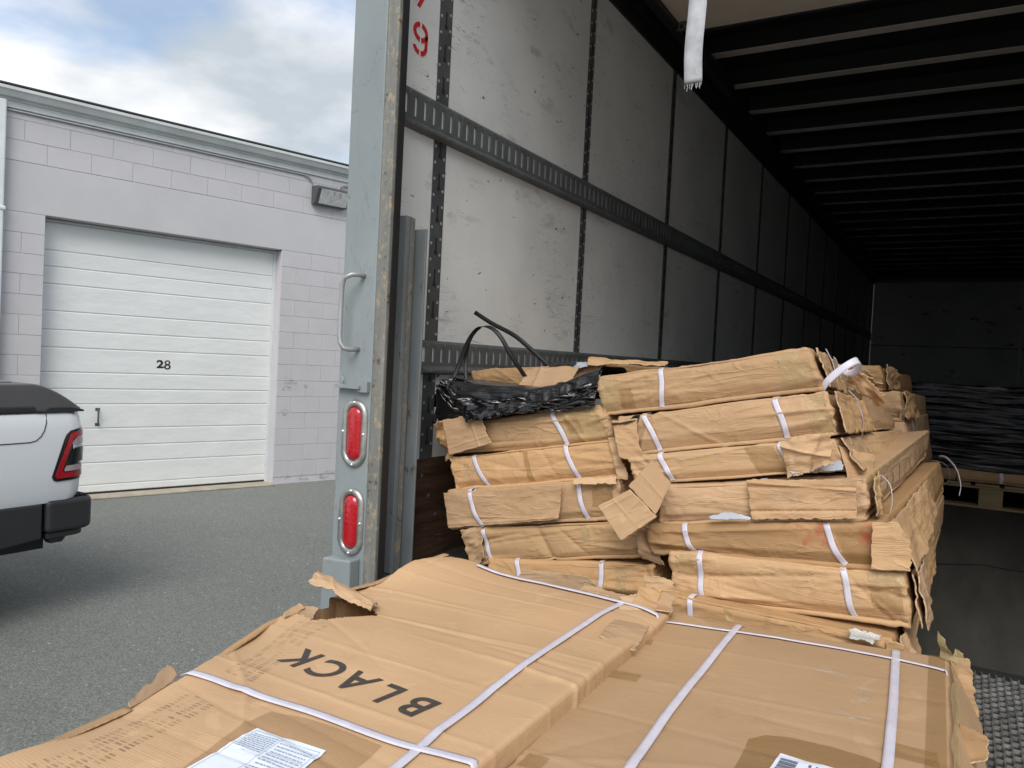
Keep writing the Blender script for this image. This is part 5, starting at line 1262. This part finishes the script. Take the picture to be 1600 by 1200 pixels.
fs.append(tuple(range((len(zl) - 1) * n, len(zl) * n)))
bed = MB().add(vs, fs).build('bed_body', M['paint'], PK, smooth=True)
m_ = bed.modifiers.new('e', 'EDGE_SPLIT'); m_.split_angle = R(38)
def on_side(poly, th0, th1, name, mat, parent, bevel=0, sub=6):
    """polygon in (y,z) wrapped on the near bed side, thickness th0..th1 outwards"""
    bm = bmesh.new(); vv_ = [bm.verts.new((0, y, z)) for y, z in poly]; bm.faces.new(vv_)
    ys_ = [p[0] for p in poly]; k = min(ys_) + .012
    while k < max(ys_):
        bmesh.ops.bisect_plane(bm, geom=bm.verts[:] + bm.edges[:] + bm.faces[:], plane_co=(0, k, 0), plane_no=(0, 1, 0)); k += .012
    r = bmesh.ops.extrude_face_region(bm, geom=bm.faces[:])
    top = [g for g in r['geom'] if isinstance(g, bmesh.types.BMVert)]; ts = set(top)
    for v in bm.verts:
        th = th1 if v in ts else th0; o_ = np.interp(v.co.z, [a for a, _ in zl], [b for _, b in zl]); y = v.co.y
        yc = YT - RC; rr = RC + th
        if y <= yc: v.co.x = XS + th + o_
        else:
            a = math.asin(min(1, (y - yc) / RC)); v.co.x = XS - RC + rr * math.cos(a) + o_ * math.cos(a); v.co.y = yc + (rr + o_) * math.sin(a)
    bmesh.ops.recalc_face_normals(bm, faces=bm.faces); me = bpy.data.meshes.new(name); bm.to_mesh(me); bm.free(); me.materials.append(M[mat])
    return place(name, me, parent)
tl = on_side([(2.884, -.925), (2.895, -.950), (2.92, -.958), (3.122, -.950), (3.124, -.60), (3.07, -.604), (3.00, -.618), (2.972, -.645), (2.955, -.68)], -.004, .006, 'tail_light', 'lampblk', PK)
on_side([(2.905, -.920), (2.915, -.938), (3.115, -.930), (3.115, -.895), (2.955, -.900), (2.948, -.885), (3.010, -.680), (3.025, -.665), (3.115, -.655), (3.115, -.618), (3.02, -.630), (2.995, -.645)], .0062, .012, 'red_band', 'lampred', tl)
on_side([(3.025, -.715), (3.018, -.690), (3.030, -.675), (3.115, -.668), (3.115, -.712)], .0062, .010, 'upper_clear_strip', 'lampclear', tl)
on_side([(2.962, -.882), (2.975, -.855), (3.112, -.848), (3.112, -.888), (2.965, -.892)], .0062, .010, 'lower_clear_strip', 'lampclear', tl)
on_side([(2.985, -.835), (3.015, -.745), (3.028, -.735), (3.117, -.73), (3.117, -.83)], .0062, .014, 'smoked_centre', 'lampblk', tl)
# storage hatch seam in the bed side
def seam(pts, parent, name='panel_seam'):
    mb = MB(); mb.tube([(XS + np.interp(z, [a for a, _ in zl], [b for _, b in zl]) + .0005, y, z) for y, z in pts], .0035, 6); return mb.build(name, M['black'], parent)
seam([(2.845, -.505), (2.842, -.56), (2.828, -.61), (2.805, -.65), (2.775, -.675), (2.735, -.684), (2.60, -.686), (1.6, -.686)], bed)
# tonneau cover: raised hard lid with rounded tail
mb = MB()
def lid(x0_, x1_, ys0, z0_, z1_, name, mat, par, bev):
    pr_ = [(ys0, z0_), (ys0, z1_)] + [(2.76, z1_)] + [(2.76 + .315 * f, z0_ + .03 + (z1_ - z0_ - .03) * (1 - f ** 1.55)) for f in (.1, .2, .3, .4, .5, .6, .7, .8, .9, .97)] + [(3.085, z0_ + .028), (3.088, z0_)]
    m = MB(); m.prism(pr_, x0_, x1_, 0); return m.build(name, M[mat], par, bevel=bev, seg=4)
tn = lid(XS - WD + .06, XS - .022, 1.0, -.494, -.305, 'tonneau_cover', 'tonneau', PK, .03)
MB().prism([(2.78, -.488), (2.83, -.488), (2.86, -.462), (3.0, -.462), (3.09, -.478), (3.095, -.492), (2.78, -.492)], XS - .05, XS - .004, 0).build('end_cap', M['blkplast'], tn, bevel=.006)
MB().box(XS - .05, XS - .008, 1.0, 2.775, -.494, -.452).build('rail_cap', M['blkplast'], tn, bevel=.008)
MB().box(XS - WD + .2, XS - .16, 1.05, 2.70, -.306, -.296).build('top_panel', M['tonneau2'], tn, bevel=.01)
MB().box(XS - WD + .3, XS - .30, 2.45, 2.62, -.295, -.284).build('rear_ridge', M['blkplast'], tn, bevel=.008)
# lower cladding and bumper
MB().prism([(.95, -1.10), (.95, -1.32), (2.50, -1.37), (2.84, -1.335), (2.84, -1.10)], XS - .10, XS - .006, 0).build('side_cladding', M['blkplast'], PK, bevel=.012)
def bumper(z0_, z1_, grow, name, mat, y_start):
    m = MB(); pts = [(XS + grow, y_start)] + [(XS + grow - .10 + .10 * math.cos(R(a)), YT + .075 + grow - .10 + .10 * math.sin(R(a)) + .0) for a in range(0, 91, 10)]
    pts += [(2 * (XS - 1) - x, y) for x, y in pts[::-1]]
    inn = [(XS - .25, y_start), (XS - .25, YT - .1), (XS - WD + .25, YT - .1), (XS - WD + .25, y_start)]
    poly = pts + inn[::-1]
    m.prism(poly, z0_, z1_, 2); return m.build(name, M[mat], PK, bevel=.032, seg=4)
bp = bumper(-1.305, -1.085, .004, 'rear_bumper', 'blkplast', 2.862)
b2 = MB(); pts = [(XS - .02, 2.875)] + [(XS - .02 - .10 + .10 * math.cos(R(a)), YT + .03 - .10 + .10 * math.sin(R(a))) for a in range(0, 91, 15)]
pts += [(2 * (XS - 1) - x, y) for x, y in pts[::-1]]; b2.prism(pts, -1.345, -1.307, 2); b2.build('bumper_skirt', M['blkplast'], bp, bevel=.008)
MB().prism([(2.90, -1.345), (2.92, -1.385), (3.00, -1.385), (3.03, -1.345)], XS - .12, XS - .05, 0).build('tow_bracket', M['blkplast'], bp, bevel=.006)
mb = MB()
for k in range(5): mb.box(XS - .16, XS - .04, 3.03 + k * .028, 3.045 + k * .028, -1.086, -1.070)
mb.build('step_pad', M['black'], bp, bevel=.003)
# cab, bonnet, wheels (out of the frame, completes the truck)
cab = MB(); prf = [(.93, -1.15), (.93, -.42), (.80, -.05), (.62, -.0), (-.55, -.0), (-1.35, -.52), (-2.55, -.62), (-2.68, -.75), (-2.70, -1.2)]
cab.prism(prf, XS - WD + .03, XS - .03, 0); cb = cab.build('cab_body', M['paint'], PK, bevel=.06, seg=4)
for x_ in (XS - .030, XS - WD + .024):
    MB().prism([(.72, -.44), (.62, -.10), (.14, -.08), (.14, -.46)], x_, x_ + .006, 0).build('side_window', M['carglass'], cb)
    MB().prism([(.08, -.46), (.08, -.08), (-.50, -.08), (-1.12, -.48)], x_, x_ + .006, 0).build('side_window', M['carglass'], cb)
mb = MB()
mb.add([(XS - WD + .18, -.62, .005), (XS - .18, -.62, .005), (XS - .12, -1.32, -.485), (XS - WD + .12, -1.32, -.485)], [(0, 1, 2, 3)]); mb.build('windscreen', M['carglass'], cb)
MB().box(XS - WD + .1, XS - .1, -2.6, 2.9, -1.42, -1.12).build('underbody', M['black'], PK)
for wx in (XS - .16, XS - WD + .16):
    for wy in (1.82, -1.85):
        w_ = MB(); w_.tube([(wx - .13, wy, GZ + .40), (wx - .12, wy, GZ + .40), (wx + .12, wy, GZ + .40), (wx + .13, wy, GZ + .40)], [.36, .40, .40, .36], 36)
        w1_ = w_.build('wheel', M['tyre'], PK, smooth=False)
        MB().tube([(wx - .134, wy, GZ + .40), (wx + .134, wy, GZ + .40)], .25, 24).build('rim', M['rim'], w1_)
print('objects', len(bpy.data.objects), 'tris', sum(len(m.polygons) for m in bpy.data.meshes) * 2)
